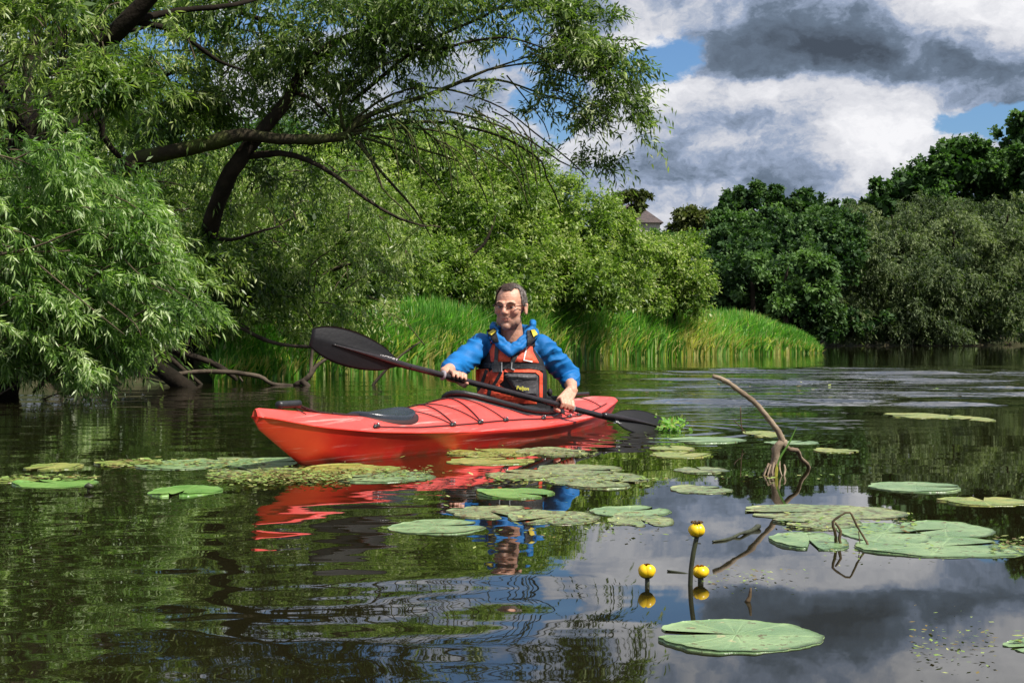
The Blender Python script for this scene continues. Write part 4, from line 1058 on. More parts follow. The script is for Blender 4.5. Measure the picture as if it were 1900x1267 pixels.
def weed_clump():
    rng = np.random.default_rng(2)
    B = np.array(P(1248, 790, 7.35)) + rng.normal(size=(60, 3)) * np.array([.035, .04, .012])
    D = nrm(rng.normal(size=(60, 3)) + np.array([0, 0, .6]))
    co, f = make_leaves(rng, B, D, np.full(60, .035), 4, .034, .017, .2, .8, .1)
    keep = co.reshape(-1, 4, 3)[:, :, 2].min(1) > -.01
    co = co.reshape(-1, 4, 3)[keep].reshape(-1, 3)
    me = np_mesh("weed_clump", co, np.arange(len(co)).reshape(-1, 4), rng.uniform(.75, 1, len(co) // 4))
    tag(link("weed_clump", me, M_REED), "yellow-green water weed heaped against the dipped paddle blade", "weed clump")
weed_clump()

#%%KAYAK
# ------------------------------------------------------------------ kayak
BOW = Vector((-.796, 5.386, 0)); AX = Vector((.419, .908, 0)).normalized(); SD = Vector((.908, -.419, 0)).normalized()   # AX: bow->stern, SD: side facing the camera
KT = [-.305, -.28, 0, .3, .6, 1.0, 1.28, 1.5, 1.75, 2.0, 2.3, 2.5, 2.7, 3.0, 3.25, 3.33]
def interp(tab):
    return lambda t: float(np.interp(t, KT, tab))
k_b = interp([.012, .028, .085, .148, .2, .245, .265, .275, .278, .272, .25, .225, .19, .12, .055, .022])
k_e = interp([.205, .203, .151, .116, .096, .076, .068, .062, .060, .060, .066, .074, .084, .100, .112, .115])
k_r = interp([.232, .234, .208, .176, .155, .187, .208, .205, .170, .125, .112, .125, .140, .148, .135, .128])
k_k = interp([.185, .155, .0, -.09, -.11, -.12, -.12, -.12, -.12, -.12, -.12, -.11, -.10, -.06, .02, .07])
k_c = interp([.15, .15, .18, .35, .55, .72, .78, .8, .8, .8, .8, .75, .65, .5, .3, .2])
for nm_ in ('k_b', 'k_e', 'k_r'):   # smooth the profile a little
    g_ = globals()[nm_]
    globals()[nm_] = (lambda g_: (lambda t: (g_(t - .06) + g_(t) * 2 + g_(t + .06)) / 4 if -.2 < t < 3.2 else g_(t)))(g_)
def kp(t, off, z): return BOW + AX * t + SD * off + Vector((0, 0, z))
def deck_z(t, o):
    o = abs(o); e, r = k_e(t), k_r(t)
    return e + (r - e) * (1 - o ** 1.9)
def deck(t, o, lift=0.0): return kp(t, o * k_b(t), deck_z(t, o) + lift)
CKT, CKA, CKB = 1.80, .50, .205      # cockpit centre, half length, half width
def in_cockpit(t, off, s=1.0): return ((t - CKT) / (CKA * s)) ** 2 + (off / (CKB * s)) ** 2 < 1
kroot = empty("kayak", tuple(kp(1.8, 0, 0)), "red plastic touring kayak with black hatch and deck lines carrying the paddler", "kayak")

def plastic(name, c, c2, rough):
    m = bpy.data.materials.new(name); m.use_nodes = True
    T = NT(m.node_tree); b = T.n['Principled BSDF']
    g = T.new('ShaderNodeTexCoord').outputs['Object']
    n = T.noise(g, 5, 5, .6)
    col = T.mix(T.rng(n, .35, .7), c + (1,), c2 + (1,))
    # long scuffs and fine scratches from use
    sc = T.noise(T.scale(g, 2.2, 1.2, 60), 1.0, 6, .72, dist=.6)
    col = T.mix(T.math('MULTIPLY', T.rng(sc, .55, .68), .5), col, (.88, .50, .44, 1))
    szz = T.new('ShaderNodeSeparateXYZ'); T.l.new(T.new('ShaderNodeNewGeometry').outputs['Position'], szz.inputs[0])
    wl_ = T.math('MULTIPLY', T.rng(szz.outputs[2], .035, .004), T.rng(T.noise(g, 14, 5, .65), .35, .65))
    col = T.mix(T.math('MULTIPLY', wl_, .55), col, (.20, .09, .035, 1))
    dirt = T.noise(g, 24, 6, .75)
    col = T.mix(T.math('MULTIPLY', T.rng(dirt, .62, .74), .35), col, (.30, .10, .05, 1))
    T.l.new(col, b.inputs['Base Color'])
    T.l.new(T.math('ADD', rough, T.math('MULTIPLY', sc, .18)), b.inputs['Roughness'])
    b.inputs['Specular IOR Level'].default_value = .5
    bp = T.new('ShaderNodeBump'); bp.inputs['Distance'].default_value = .0015
    T.l.new(T.noise(g, 9, 4, .5), bp.inputs['Height']); T.l.new(bp.outputs[0], b.inputs['Normal'])
    return m
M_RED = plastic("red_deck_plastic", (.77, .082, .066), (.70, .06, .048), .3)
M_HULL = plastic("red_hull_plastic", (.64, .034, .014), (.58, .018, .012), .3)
M_BLK = mat("black_rubber", (.018, .018, .02), .45, .5, var=.3, vscale=60, bump=.001, bscale=200)
M_CORD = mat("dark_cord", (.035, .012, .012), .7, .4)
M_STEEL = mat("steel_fitting", (.55, .55, .55), .3, .5, metal=1.0)

nt, no = 300, 64
vs, fs = [], []
ts = np.linspace(-.305, 3.33, nt)
for t in ts:
    for j in range(no + 1):
        o = -1 + 2 * j / no
        vs.append(tuple(deck(t, o)))
for i in range(nt - 1):
    for j in range(no):
        tm = (ts[i] + ts[i + 1]) / 2; om = (-1 + 2 * (j + .5) / no) * k_b(tm)
        if in_cockpit(tm, om, .97): continue
        a = i * (no + 1) + j
        fs.append((a, a + no + 1, a + no + 2, a + 1))
fs.append(tuple(range(no + 1))[::-1]); fs.append(tuple(range((nt - 1) * (no + 1), nt * (no + 1))))
me = bpy.data.meshes.new("deck"); me.from_pydata(vs, [], fs); smooth(me)
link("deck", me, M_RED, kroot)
# hull: sheer edge rounded over, then side, chine and keel
vs, fs = [], []
prof = None
def section(t):
    b, e, k, c = k_b(t), k_e(t), k_k(t), k_c(t)
    half = [(b, e), (b + .004, e - .006), (b * .99, e - .016), (b * (.75 + .22 * c), e * .6 + k * .4 * (1 - c) ), (b * (.55 + .4 * c), (e * .2 + k * .8) if c < .5 else min(0, e * .1)), (b * c * .95, k * (.62 + .1 * c)), (b * c * .5, k * .93), (0.0, k)]
    h2 = []
    for a, q in zip(half, half[1:]):       # subdivide
        for s in (0, .5):
            h2.append((a[0] + (q[0] - a[0]) * s, a[1] + (q[1] - a[1]) * s))
    h2.append(half[-1])
    nh = len(h2) - 1; wv_ = 1 - min(1, max(0, (t + .05) / 1.0)); we_ = 1 - min(1, max(0, (3.33 - t) / .6)); wv_ = max(wv_, we_ * .8)
    V_ = [(b * (1 - q / nh) ** .85, e + (k - e) * (q / nh)) for q in range(nh + 1)]
    h2 = [(p[0] * (1 - wv_) + q[0] * wv_, p[1] * (1 - wv_) + q[1] * wv_) for p, q in zip(h2, V_)]
    zz = [p[1] for p in h2]
    for q in range(1, len(zz)): zz[q] = min(zz[q], zz[q - 1])
    h2 = [(p[0], z) for p, z in zip(h2, zz)]
    sm = [h2[0]] + [((h2[i - 1][0] + 2 * h2[i][0] + h2[i + 1][0]) / 4, (h2[i - 1][1] + 2 * h2[i][1] + h2[i + 1][1]) / 4) for i in range(1, len(h2) - 1)] + [h2[-1]]
    return sm
for t in ts:
    h = section(t)
    for (x, z) in h: vs.append(tuple(kp(t, x, z)))
    for (x, z) in h[-2::-1]: vs.append(tuple(kp(t, -x, z)))
m_ = len(section(1.0)) * 2 - 1
for i in range(nt - 1):
    for j in range(m_ - 1):
        a = i * m_ + j
        fs.append((a, a + 1, a + m_ + 1, a + m_))
for i, rev in ((0, 0), (nt - 1, 1)):
    f = list(range(i * m_, i * m_ + m_)); fs.append(f if rev else f[::-1])
me = bpy.data.meshes.new("hull"); me.from_pydata(vs, [], fs); smooth(me)
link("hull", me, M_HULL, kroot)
# seam strip where deck meets hull
T = Tubes()
for s in (-1, 1):
    T.add([kp(t, s * (k_b(t) + .001), k_e(t) - .002) for t in np.linspace(-.3, 3.32, 70)], [.0035] * 70, .05, 6, 0)
link("seam", T.mesh("seam"), M_HULL, kroot)
# cockpit rim, wall, floor
T = Tubes(); rp = []
for k in range(73):
    a = 2 * math.pi * k / 72
    t, off = CKT + CKA * math.cos(a), CKB * math.sin(a)
    rp.append(kp(t, off, deck_z(t, off / k_b(t)) + .022))
T.add(rp, [.0135] * 73, .02, 10, .18, cap=False)
link("cockpit_rim", T.mesh("cockpit_rim"), M_BLK, kroot)
vs, fs = [], []
for k in range(73):
    a = 2 * math.pi * k / 72
    for (s, dz) in ((1.03, .0), (.975, .024), (.95, -.02), (.93, None)):
        t, off = CKT + CKA * s * math.cos(a), CKB * s * math.sin(a)
        z = .012 if dz is None else deck_z(t, min(1, abs(off) / k_b(t))) + dz
        vs.append(tuple(kp(t, off, z)))
    if k:
        for q in range(3):
            b_ = (k - 1) * 4 + q; fs.append((b_, b_ + 4, b_ + 5, b_ + 1))
me = bpy.data.meshes.new("coaming"); me.from_pydata(vs, [], fs); smooth(me)
link("coaming", me, M_BLK, kroot)
vs = [tuple(kp(CKT + CKA * 1.02 * math.cos(2 * math.pi * k / 48), CKB * 1.1 * math.sin(2 * math.pi * k / 48), .012)) for k in range(48)]
me = bpy.data.meshes.new("cockpit_floor"); me.from_pydata(vs, [], [tuple(range(48))])
link("cockpit_floor", me, M_BLK, kroot)
# hatch cover
T_, off_ = .60, .005
def disc(tc_, oc_, ra, rb, zs, lip):
    vs, fs = [], []
    n = 48
    for (s, dz) in zs:
        for k in range(n):
            a = 2 * math.pi * k / n
            t, off = tc_ + ra * s * math.cos(a), oc_ + rb * s * math.sin(a)
            base = deck_z(tc_, 0) * .35 + .65 * deck_z(t, min(1, abs(off) / k_b(t)))
            vs.append(tuple(kp(t, off, base + dz)))
    for r_ in range(len(zs) - 1):
        for k in range(n):
            a = r_ * n + k; c = r_ * n + (k + 1) % n
            fs.append((a, c, c + n, a + n))
    fs.append(tuple(range((len(zs) - 1) * n, len(zs) * n)))
    me = bpy.data.meshes.new("hatch"); me.from_pydata(vs, [], fs); smooth(me); me.update()
    return me
M_HATCH = mat("hatch_rubber", (.028, .036, .048), .28, .6, var=.3, vscale=30, bump=.001, bscale=120)
hc = link("hatch_cover", disc(.60, .0, .185, .128, [(1.0, -.02), (1.0, .015), (.985, .022), (.93, .024), (.90, .019), (.5, .022), (.2, .023)], 0), M_HATCH, kroot)
link("hatch_rim", disc(.60, .0, .2, .14, [(1.0, -.012), (1.0, .004), (.9, .006)], 0), M_CORD, hc)
# deck lines along the near and far gunwale + fittings
def t_at(px, o):
    lo, hi = -.2, 3.2
    for _ in range(40):
        mid = (lo + hi) / 2; p = deck(mid, o)
        if CX + F * p.x / p.y < px: lo = mid
        else: hi = mid
    return lo
ON = .86
FT = [t_at(699, ON), t_at(841, ON), t_at(892, ON), t_at(939, ON), t_at(1009, ON), t_at(1057, ON), t_at(1075, ON), 2.95]
for s in (1, -1):
    T = Tubes()
    pts = [deck(t, s * ON, .006) for t in np.linspace(FT[0], 2.9, 60)]
    T.add(pts, [.0028] * 60, .05, 6, 0)
    link("deck_line", T.mesh("deck_line"), M_CORD, kroot)
    for t in FT[:-1]:
        p = deck(t, s * ON, .0)
        T = Tubes()
        T.add([p + AX * -.022 + Vector((0, 0, .001)), p + AX * -.012 + Vector((0, 0, .007)), p + AX * .012 + Vector((0, 0, .007)), p + AX * .022 + Vector((0, 0, .001))], [.004, .009, .009, .004], .006, 8, 0)
        fo = link("fitting", T.mesh("fitting"), M_BLK, kroot)
        T = Tubes()
        T.add([p + SD * s * a_ + Vector((0, 0, z_)) for a_, z_ in ((.004, .006), (.010, .016), (-.004, .022), (-.012, .014), (-.008, .006))], [.0022] * 5, .004, 6, 0)
        link("hook", T.mesh("hook"), M_STEEL, fo)
def bungee(t0, o0, t1, o1, name="bungee", r_=.0030, wob=0.0):
    T = Tubes(); n = 26
    pts = []
    for k in range(n):
        s = k / (n - 1)
        t = t0 + (t1 - t0) * (s + wob * math.sin(s * math.pi)); o = o0 + (o1 - o0) * s
        pts.append(deck(t, o, .0055))
    T.add(pts, [r_] * n, .03, 6, 0)
    link(name, T.mesh(name), M_CORD, kroot)
bungee(FT[1], ON, FT[1] - .12, -ON, wob=.3); bungee(FT[1] + .01, ON, FT[2] - .06, -ON)
bungee(FT[2], ON, FT[1] + .02, -ON); bungee(FT[2] + .01, ON, FT[3] - .02, -ON)
bungee(FT[3], ON, FT[2] + .02, -ON)
bungee(FT[5], ON, FT[6] + .05, -ON); bungee(FT[6], ON, FT[5] + .02, -ON)
bungee(2.72, ON, 2.84, -ON)
# toggles at bow and stern
T = Tubes(); c = deck(-.09, 0, .022)
T.add([c + AX * -.055 + SD * -.01, c + AX * .055 + SD * .012], [.0145, .0145], .02, 12, 0)
tg = link("bow_toggle", T.mesh("bow_toggle"), M_BLK, kroot)
T = Tubes()
T.add([deck(-.14, 0, .004), c, deck(.05, 0, .006), deck(.2, .0, .004)], [.004, .004, .004, .003], .02, 6, 0)
T.add([c + AX * .05, deck(.08, .12, .006), deck(.2, .05, .004)], [.003, .003, .003], .02, 6, 0)
T.add([deck(-.06, 0, .012), deck(-.03, .5, .004)], [.003, .002], .02, 6, 0)
link("toggle_cord", T.mesh("toggle_cord"), M_CORD, tg)
T = Tubes(); c = deck(2.88, -.2, .022)
T.add([c + AX * -.06 + SD * -.012, c + AX * .05 + SD * .03], [.010, .010], .02, 10, 0)
link("stern_toggle", T.mesh("stern_toggle"), M_BLK, kroot)
T = Tubes()
T.add([deck(t, 0, .004) for t in (.22, .3, .38, .45)], [.006, .005, .006, .005], .02, 6, .2)
link("hatch_leash", T.mesh("hatch_leash"), M_CORD, kroot)
# seat back
T = Tubes()
T.add([kp(2.16, s, .15) for s in (-.17, -.08, 0, .08, .17)], [.03, .04, .042, .04, .03], .03, 10, .1)
T.add([kp(2.14, s, .09) for s in (-.17, -.08, 0, .08, .17)], [.04, .05, .05, .05, .04], .03, 10, .1)
link("seat_back", T.mesh("seat_back"), M_BLK, kroot)
# lettering helper
def text_mesh(txt, size, shear=.0, res=4, extrude=0.0, bold=0.0):
    cu = bpy.data.curves.new("t", 'FONT'); cu.body = txt; cu.size = size; cu.shear = shear; cu.resolution_u = res; cu.offset = bold; cu.extrude = extrude
    ob = bpy.data.objects.new("t", cu); COL.objects.link(ob)
    dg = bpy.context.evaluated_depsgraph_get()
    me = bpy.data.meshes.new_from_object(ob.evaluated_get(dg))
    COL.objects.unlink(ob); bpy.data.objects.remove(ob)
    return me
M_LETG = mat("grey_lettering", (.30, .27, .30), .5, .4)
M_LETD = mat("dark_lettering", (.05, .03, .04), .5, .4)
M_LETW = mat("white_lettering", (.75, .75, .75), .5, .4)
M_LETY = mat("yellow_lettering", (.55, .50, .06), .5, .4)
def put_on_deck(me, t0, off0, name, m, sx=1.0):
    for v in me.vertices:
        t = t0 + v.co.x * sx; off = off0 - v.co.y
        q = deck(t, off / k_b(t), .0025)
        v.co = q
    me.update()
    link(name, me, m, kroot)
tl = t_at(932, .5)
put_on_deck(text_mesh("R", .075, .5, bold=.001), tl - .01, .165, "logo_initial", M_LETD, 1.3)
put_on_deck(text_mesh("ainbow", .045, .3), tl + .075, .185, "logo_lettering", M_LETG, 1.5)
T = Tubes()
T.add([deck(tl - .07, .36, .004), deck(tl - .03, .36, .004), deck(tl - .005, .50, .004), deck(tl + .0, .66, .004)], [.0015, .0055, .004, .0008], .01, 4, 0)
T.add([deck(tl + .02, .64, .004), deck(tl + .10, .74, .004), deck(tl + .18, .79, .004)], [.004, .003, .0008], .01, 4, 0)
link("logo_flourish", T.mesh("logo_flourish"), M_LETD, kroot)

# ------------------------------------------------------------------ paddle
PR = Vector((.815, 7.42, -.015)); PL = Vector((-.897, 6.32, .469))
PD = (PL - PR).normalized()
proot = empty("paddle", tuple((PR + PL) / 2), "black double-bladed paddle held across the kayak, one blade raised", "paddle")
M_SHAFT = mat("carbon_shaft", (.022, .016, .018), .25, .6, var=.3, vscale=50)
M_BLADE = mat("black_blade", (.005, .0045, .006), .5, .3, var=.3, vscale=20, bump=.001, bscale=60)
T = Tubes()
tot = (PL - PR).length
T.add([PR + PD * s for s in (.30, .6, 1.0, 1.5, tot - .38)], [.0145] * 5, .05, 14, 0)
link("shaft", T.mesh("shaft"), M_SHAFT, proot)
def blade(tip, inward, wdir, L, W, name, asym, ribw):
    """spoon blade: tip, inward unit vector, width direction"""
    nrm_ = inward.cross(wdir).normalized()
    if nrm_.y > 0: nrm_ = -nrm_      # power face / spine toward the viewer
    nu, nv = 24, 14
    vs, fs = [], []
    for side in (0, 1):
        for i in range(nu + 1):
            s = i / nu
            wd = W * .5 * (math.sin(math.pi * min(1, (s * .93 + .045)) ** .82) ** .62) * (1 - .10 * s)
            if s > .8: wd = max(.016, wd * (1 - (s - .8) * 2.2))
            for j in range(nv + 1):
                q = -1 + 2 * j / nv
                x = q * wd + asym * (1 - s) * .02
                camber = .012 * abs(q) ** 1.5 * (wd / (W * .5)) - .012 * math.sin(s * math.pi) - .006 * math.exp(-(q / .18) ** 2) * s + (.0015 if side else -.0015)
                vs.append(tuple(tip + inward * (s * L) + wdir * x - nrm_ * camber * 1.0))
    n1 = (nu + 1) * (nv + 1)
    for i in range(nu):
        for j in range(nv):
            a = i * (nv + 1) + j
            fs.append((a, a + 1, a + nv + 2, a + nv + 1)); fs.append((n1 + a, n1 + a + nv + 1, n1 + a + nv + 2, n1 + a + 1))
    for i in range(nu):
        for j in (0, nv):
            a = i * (nv + 1) + j; fs.append((a, a + nv + 1, n1 + a + nv + 1, n1 + a))
    for j in range(nv):
        fs.append((j, j + 1, n1 + j + 1, n1 + j))
    me = bpy.data.meshes.new(name); me.from_pydata(vs, [], fs); smooth(me)
    o = link("blade", me, M_BLADE, proot)
    T = Tubes()
    pts = [tip + inward * (s * L) + nrm_ * (.012 * math.sin(s * math.pi) + .006) for s in (.22, .4, .6, .8, 1.0, 1.1)]
    pts = [p + wdir * asym * (1 - s) * .012 for p, s in zip(pts, (.22, .4, .6, .8, 1.0, 1.1))]
    T.add(pts, [.002, .006, .010, .014, .0155, .015], .02, 10, 0)
    link("spine", T.mesh("spine"), M_SHAFT, o)
    return o, nrm_
inL = -PD
wl = Vector((.10, .12, 1.0)); wl = (wl - inL * wl.dot(inL)).normalized()
bl, nL = blade(PL, inL, wl, .47, .175, "blade_raised", 1, .01)
inR = PD
wr = Vector((.0, .62, .78)); wr = (wr - inR * wr.dot(inR)).normalized()
br, nR = blade(PR + Vector((.02, 0, .0)), inR, wr, .42, .17, "blade_dipped", 1, .01)
def put_text(me, origin, xd, yd, nd, name, m, parent, lift=.003):
    for v in me.vertices:
        v.co = origin + xd * v.co.x + yd * v.co.y + nd * (lift + v.co.z)
    me.update(); link(name, me, m, parent)
put_text(text_mesh("VICTORY", .022, .1), PL + inL * .345 + wl * .004 + nL * .0165, inL, wl, nL, "lettering", M_LETW, bl, .0035)
put_text(text_mesh("VICTORY", .020, .1), PR + inR * .37 - wr * .028 + nR * .012, -inR, wr, nR, "lettering", M_LETW, br, .004)
for s_ in (tot - .70, .63):
    T = Tubes(); c = PR + PD * s_
    T.add([c - PD * .004, c + PD * .004], [.024, .024], .004, 14, 0)
    link("drip_ring", T.mesh("drip_ring"), M_LETG, proot)

#%%PERSON
# ------------------------------------------------------------------ person
HF = Vector((-.30, -.954, 0)).normalized(); HR_ = Vector((.954, -.30, 0)).normalized(); UP = Vector((0, 0, 1))
HC = P(947, 570, 7.15)
HM = Matrix.Translation(HC) @ Matrix(((HR_.x, -HF.x, 0, 0), (HR_.y, -HF.y, 0, 0), (0, 0, 1, 0), (0, 0, 0, 1))) @ Matrix.Rotation(R(3), 4, 'X') @ Matrix.Rotation(R(2), 4, 'Y')
class Lumps:
    def __init__(s): s.bm = bmesh.new()
    def ell(s, c, r, M=None, sub=3):
        g = bmesh.ops.create_icosphere(s.bm, subdivisions=sub, radius=1.0)['verts']
        for v in g:
            p = Vector((v.co.x * r[0], v.co.y * r[1], v.co.z * r[2])) + Vector(c)
            v.co = (M @ p) if M is not None else p
    def cap(s, a, b, ra, rb, M=None, sub=3):
        a, b = Vector(a), Vector(b); d = b - a
        if d.length < 1e-6: d = Vector((0, 0, 1e-5))
        dn = d.normalized()
        g = bmesh.ops.create_icosphere(s.bm, subdivisions=sub, radius=1.0)['verts']
        for v in g:
            u = v.co.copy()
            p = b + u * rb if u.dot(dn) > 0 else a + u * ra
            v.co = (M @ p) if M is not None else p
    def remesh(s, name, vox, iters=2):
        me = bpy.data.meshes.new(name); s.bm.to_mesh(me); s.bm.free()
        o = bpy.data.objects.new("tmp", me); COL.objects.link(o)
        md = o.modifiers.new("r", 'REMESH'); md.mode = 'VOXEL'; md.voxel_size = vox; md.adaptivity = 0
        if iters:
            ms = o.modifiers.new("s", 'SMOOTH'); ms.factor = .5; ms.iterations = iters
        dg = bpy.context.evaluated_depsgraph_get()
        out = bpy.data.meshes.new_from_object(o.evaluated_get(dg))
        COL.objects.unlink(o); bpy.data.objects.remove(o)
        out.name = name; smooth(out)
        return out
S1 = P(893, 643, 7.20); E1 = P(847, 680, 7.02); W1 = P(829, 688, 6.82)
S2 = P(1006, 645, 7.22); E2 = P(1056, 697, 7.34); W2 = P(1061, 724, 7.16)
s1 = .628; H1 = PR + PD * (tot * s1); s2 = .3228; H2 = PR + PD * (tot * s2)
TC = Vector((.0, 7.215, 0))
def hand(L, c, wrist, tside, thumb_dir):
    """fist round the shaft at c. thumb_dir: sign along the shaft where the thumb side is"""
    a = PD.copy()
    n = wrist - c; n = (n - a * n.dot(a)).normalized()
    b = a.cross(n).normalized()
    if b.y > 0: b = -b            # fingers go over the front, toward the viewer
    n = (n + b * -.25).normalized(); b = (b - n * b.dot(n)).normalized()
    kn = []
    for i, (o, ln) in enumerate(((-.034, .92), (-.0115, 1.0), (.0115, .98), (.034, .85))):
        o = o * -thumb_dir
        q = c + a * o
        k0 = q + n * .030 + b * .010
        k1 = q + n * .020 * ln + b * .030
        k2 = q + n * -.012 + b * .0275 * ln
        k3 = q + n * -.0235 * ln + b * .008
        L.cap(k0, k1, .0112, .0102, sub=2); L.cap(k1, k2, .0102, .0092, sub=2); L.cap(k2, k3, .0092, .0082, sub=2)
        kn.append(k0)
    ww = wrist
    ax2 = a * .016
    for i, k0 in enumerate(kn):
        w_ = ww + ax2 * ((-1.2, -.4, .4, 1.2)[i]) * -thumb_dir
        L.cap(w_, k0, .0165, .0125, sub=2)
    L.cap(c + n * .03 - b * .008 - a * .028, c + n * .03 - b * .008 + a * .028, .014, .014, sub=2)
    tb = c + a * thumb_dir * .036 + n * .022 - b * .014
    L.cap(ww, tb, .017, .0145, sub=2)
    t1 = c + a * thumb_dir * .045 - n * .008 - b * .024
    t2 = c + a * thumb_dir * .040 - n * .034 - b * .010
    L.cap(tb, t1, .0135, .0115, sub=2); L.cap(t1, t2, .0112, .0092, sub=2)
B = Lumps()
M = HM
B.ell((0, .014, .034), (.0735, .090, .080), M); B.ell((0, -.028, -.018), (.062, .060, .085), M); B.ell((0, -.033, -.066), (.053, .050, .045), M)
B.ell((0, -.070, -.093), (.024, .022, .021), M)
for s in (-1, 1):
    B.ell((s * .037, -.058, -.016), (.025, .027, .028), M); B.ell((s * .045, -.03, -.065), (.016, .03, .028), M)
    B.cap((s * .012, -.086, .022), (s * .043, -.072, .022), .0115, .010, M); B.ell((s * .0115, -.100, -.026), (.0085, .009, .0075), M)
    B.ell((s * .0785, .008, -.006), (.0065, .018, .030), M); B.cap((s * .082, .020, .016), (s * .082, .012, -.03), .0065, .006, M)
B.cap((0, -.088, .016), (0, -.108, -.020), .0085, .0125, M)
B.ell((0, -.060, -.055), (.033, .030, .028), M)
B.cap((-.020, -.078, -.0535), (0, -.084, -.0530), .0042, .0055, M); B.cap((0, -.084, -.0530), (.020, -.078, -.0535), .0055, .0042, M); B.cap((-.015, -.080, -.0620), (.015, -.080, -.0620), .0055, .0055, M)
B.cap((0, .018, -.07), (0, .045, -.20), .052, .062, M)
neck = M @ Vector((0, .045, -.18))
B.ell((TC.x, TC.y, .33), (.14, .09, .16)); B.ell((TC.x, TC.y, .16), (.13, .095, .14))
B.cap(neck, (TC.x, TC.y, .40), .06, .08)
for (S, E, Wr, c, th) in ((S1, E1, W1, H1, -1), (S2, E2, W2, H2, 1)):
    B.cap(TC + UP * .42, S, .06, .05); B.cap(S, E, .048, .040); B.cap(E, E.lerp(Wr, .45), .040, .036); B.cap(E.lerp(Wr, .45), Wr, .036, .026)
    hand(B, c, Wr, 0, th)
for s in (-1, 1):    # legs inside the hull
    hip = kp(2.0, s * .08, .06); knee = kp(1.52, s * .10, .095); foot = kp(1.15, s * .06, .05)
    B.cap(TC + UP * .08, hip, .08, .065); B.cap(hip, knee, .062, .048); B.cap(knee, foot, .045, .03)
body = B.remesh("body", .0042, 3)
HMi = HM.inverted()
def skin_material():
    m = bpy.data.materials.new("skin"); m.use_nodes = True
    T = NT(m.node_tree); b = T.n['Principled BSDF']
    at = T.new('ShaderNodeAttribute', attribute_name='skin'); g = T.new('ShaderNodeTexCoord').outputs['Object']
    sep = T.new('ShaderNodeSeparateColor'); T.l.new(at.outputs['Color'], sep.inputs[0])
    n = T.noise(g, 45, 5, .6)
    base = T.mix(T.rng(n, .35, .7), (.62, .335, .235, 1), (.54, .265, .175, 1))
    c = T.mix(T.math('MULTIPLY', sep.outputs[0], .75), base, (.42, .115, .09, 1))      # lips, cheeks
    c = T.mix(T.math('MULTIPLY', sep.outputs[1], .62), c, (.13, .085, .07, 1))      # stubble
    T.l.new(c, b.inputs['Base Color'])
    b.inputs['Roughness'].default_value = .48
    b.inputs['Subsurface Weight'].default_value = .08
    b.inputs['Subsurface Radius'].default_value = (.01, .004, .002); b.inputs['Subsurface Scale'].default_value = .6
    bp = T.new('ShaderNodeBump'); bp.inputs['Distance'].default_value = .0015
    T.l.new(T.noise(g, 90, 5, .6), bp.inputs['Height']); T.l.new(bp.outputs[0], b.inputs['Normal'])
    return m
n = len(body.vertices); co = np.empty(n * 3); body.vertices.foreach_get('co', co); co = co.reshape(-1, 3)
Mi = np.array(HMi); L = co @ Mi[:3, :3].T + Mi[:3, 3]
Mh = np.array(HM)
def gs(p, sx, sy, sz): return np.exp(-(((L[:, 0] - p[0]) / sx) ** 2 + ((L[:, 1] - p[1]) / sy) ** 2 + ((L[:, 2] - p[2]) / sz) ** 2))
disp = np.zeros_like(L)
for s in (-1, 1):
    disp[:, 1] += .0085 * gs((s * .031, -.085, .004), .015, .03, .0095)        # eye sockets
    disp[:, 1] -= .002 * gs((s * .031, -.08, -.010), .012, .02, .004)           # lower lids
    disp[:, 1] += .003 * gs((s * .030, -.09, -.040), .006, .03, .018)           # nasolabial folds
    disp[:, 0] -= s * .004 * gs((s * .083, .008, -.004), .01, .010, .016)
disp[:, 1] += .0035 * gs((0, -.093, -.0580), .022, .02, .0022)                   # mouth line
for zz in (.052, .062): disp[:, 1] += .0012 * gs((0, -.08, zz), .04, .04, .002)    # brow lines
L2 = L + disp
co2 = L2 @ Mh[:3, :3].T + Mh[:3, 3]
body.vertices.foreach_set('co', co2.ravel())
head = (L[:, 2] > -.115) & (np.abs(L[:, 0]) < .1) & (np.abs(L[:, 1]) < .13)
lips = gs((0, -.09, -.058), .024, .03, .006) * 1.3 + .5 * sum(gs((s * .04, -.08, -.022), .018, .04, .016) for s in (-1, 1)) + .5 * gs((0, -.11, -.018), .012, .02, .012)
stub = np.clip((-L[:, 2] - .040) / .02, 0, 1) * np.clip((-L[:, 1] + .05) / .05, 0, 1) * (1 - np.clip(gs((0, -.09, -.058), .026, .03, .009) * 1.5, 0, 1)) * .85
stub = np.maximum(stub, .9 * gs((0, -.09, -.042), .03, .03, .0055)) * head
cl = np.zeros((n, 4)); cl[:, 0] = np.clip(lips * head, 0, 1); cl[:, 1] = np.clip(stub, 0, 1); cl[:, 3] = 1
hand_red = np.zeros(n)
for c_ in (H1, H2):
    dd = np.linalg.norm(co - np.array(c_), axis=1); zz = co[:, 2] - c_.z
    hand_red = np.maximum(hand_red, np.where(dd < .08, np.clip(-zz / .03 + .2, 0, 1) * .55, 0))
cl[:, 0] = np.clip(cl[:, 0] + hand_red, 0, 1)
a = body.attributes.new('skin', 'FLOAT_COLOR', 'POINT'); a.data.foreach_set('color', cl.ravel())
body.update()
person = empty("person", tuple(kp(2.0, 0, .03)), "man in blue jacket and orange and black life vest sitting in the kayak paddling", "person")
link("body", body, skin_material(), person)
bvh_body = BVHTree.FromPolygons([Vector(c_) for c_ in co2], [tuple(p.vertices) for p in body.polygons])

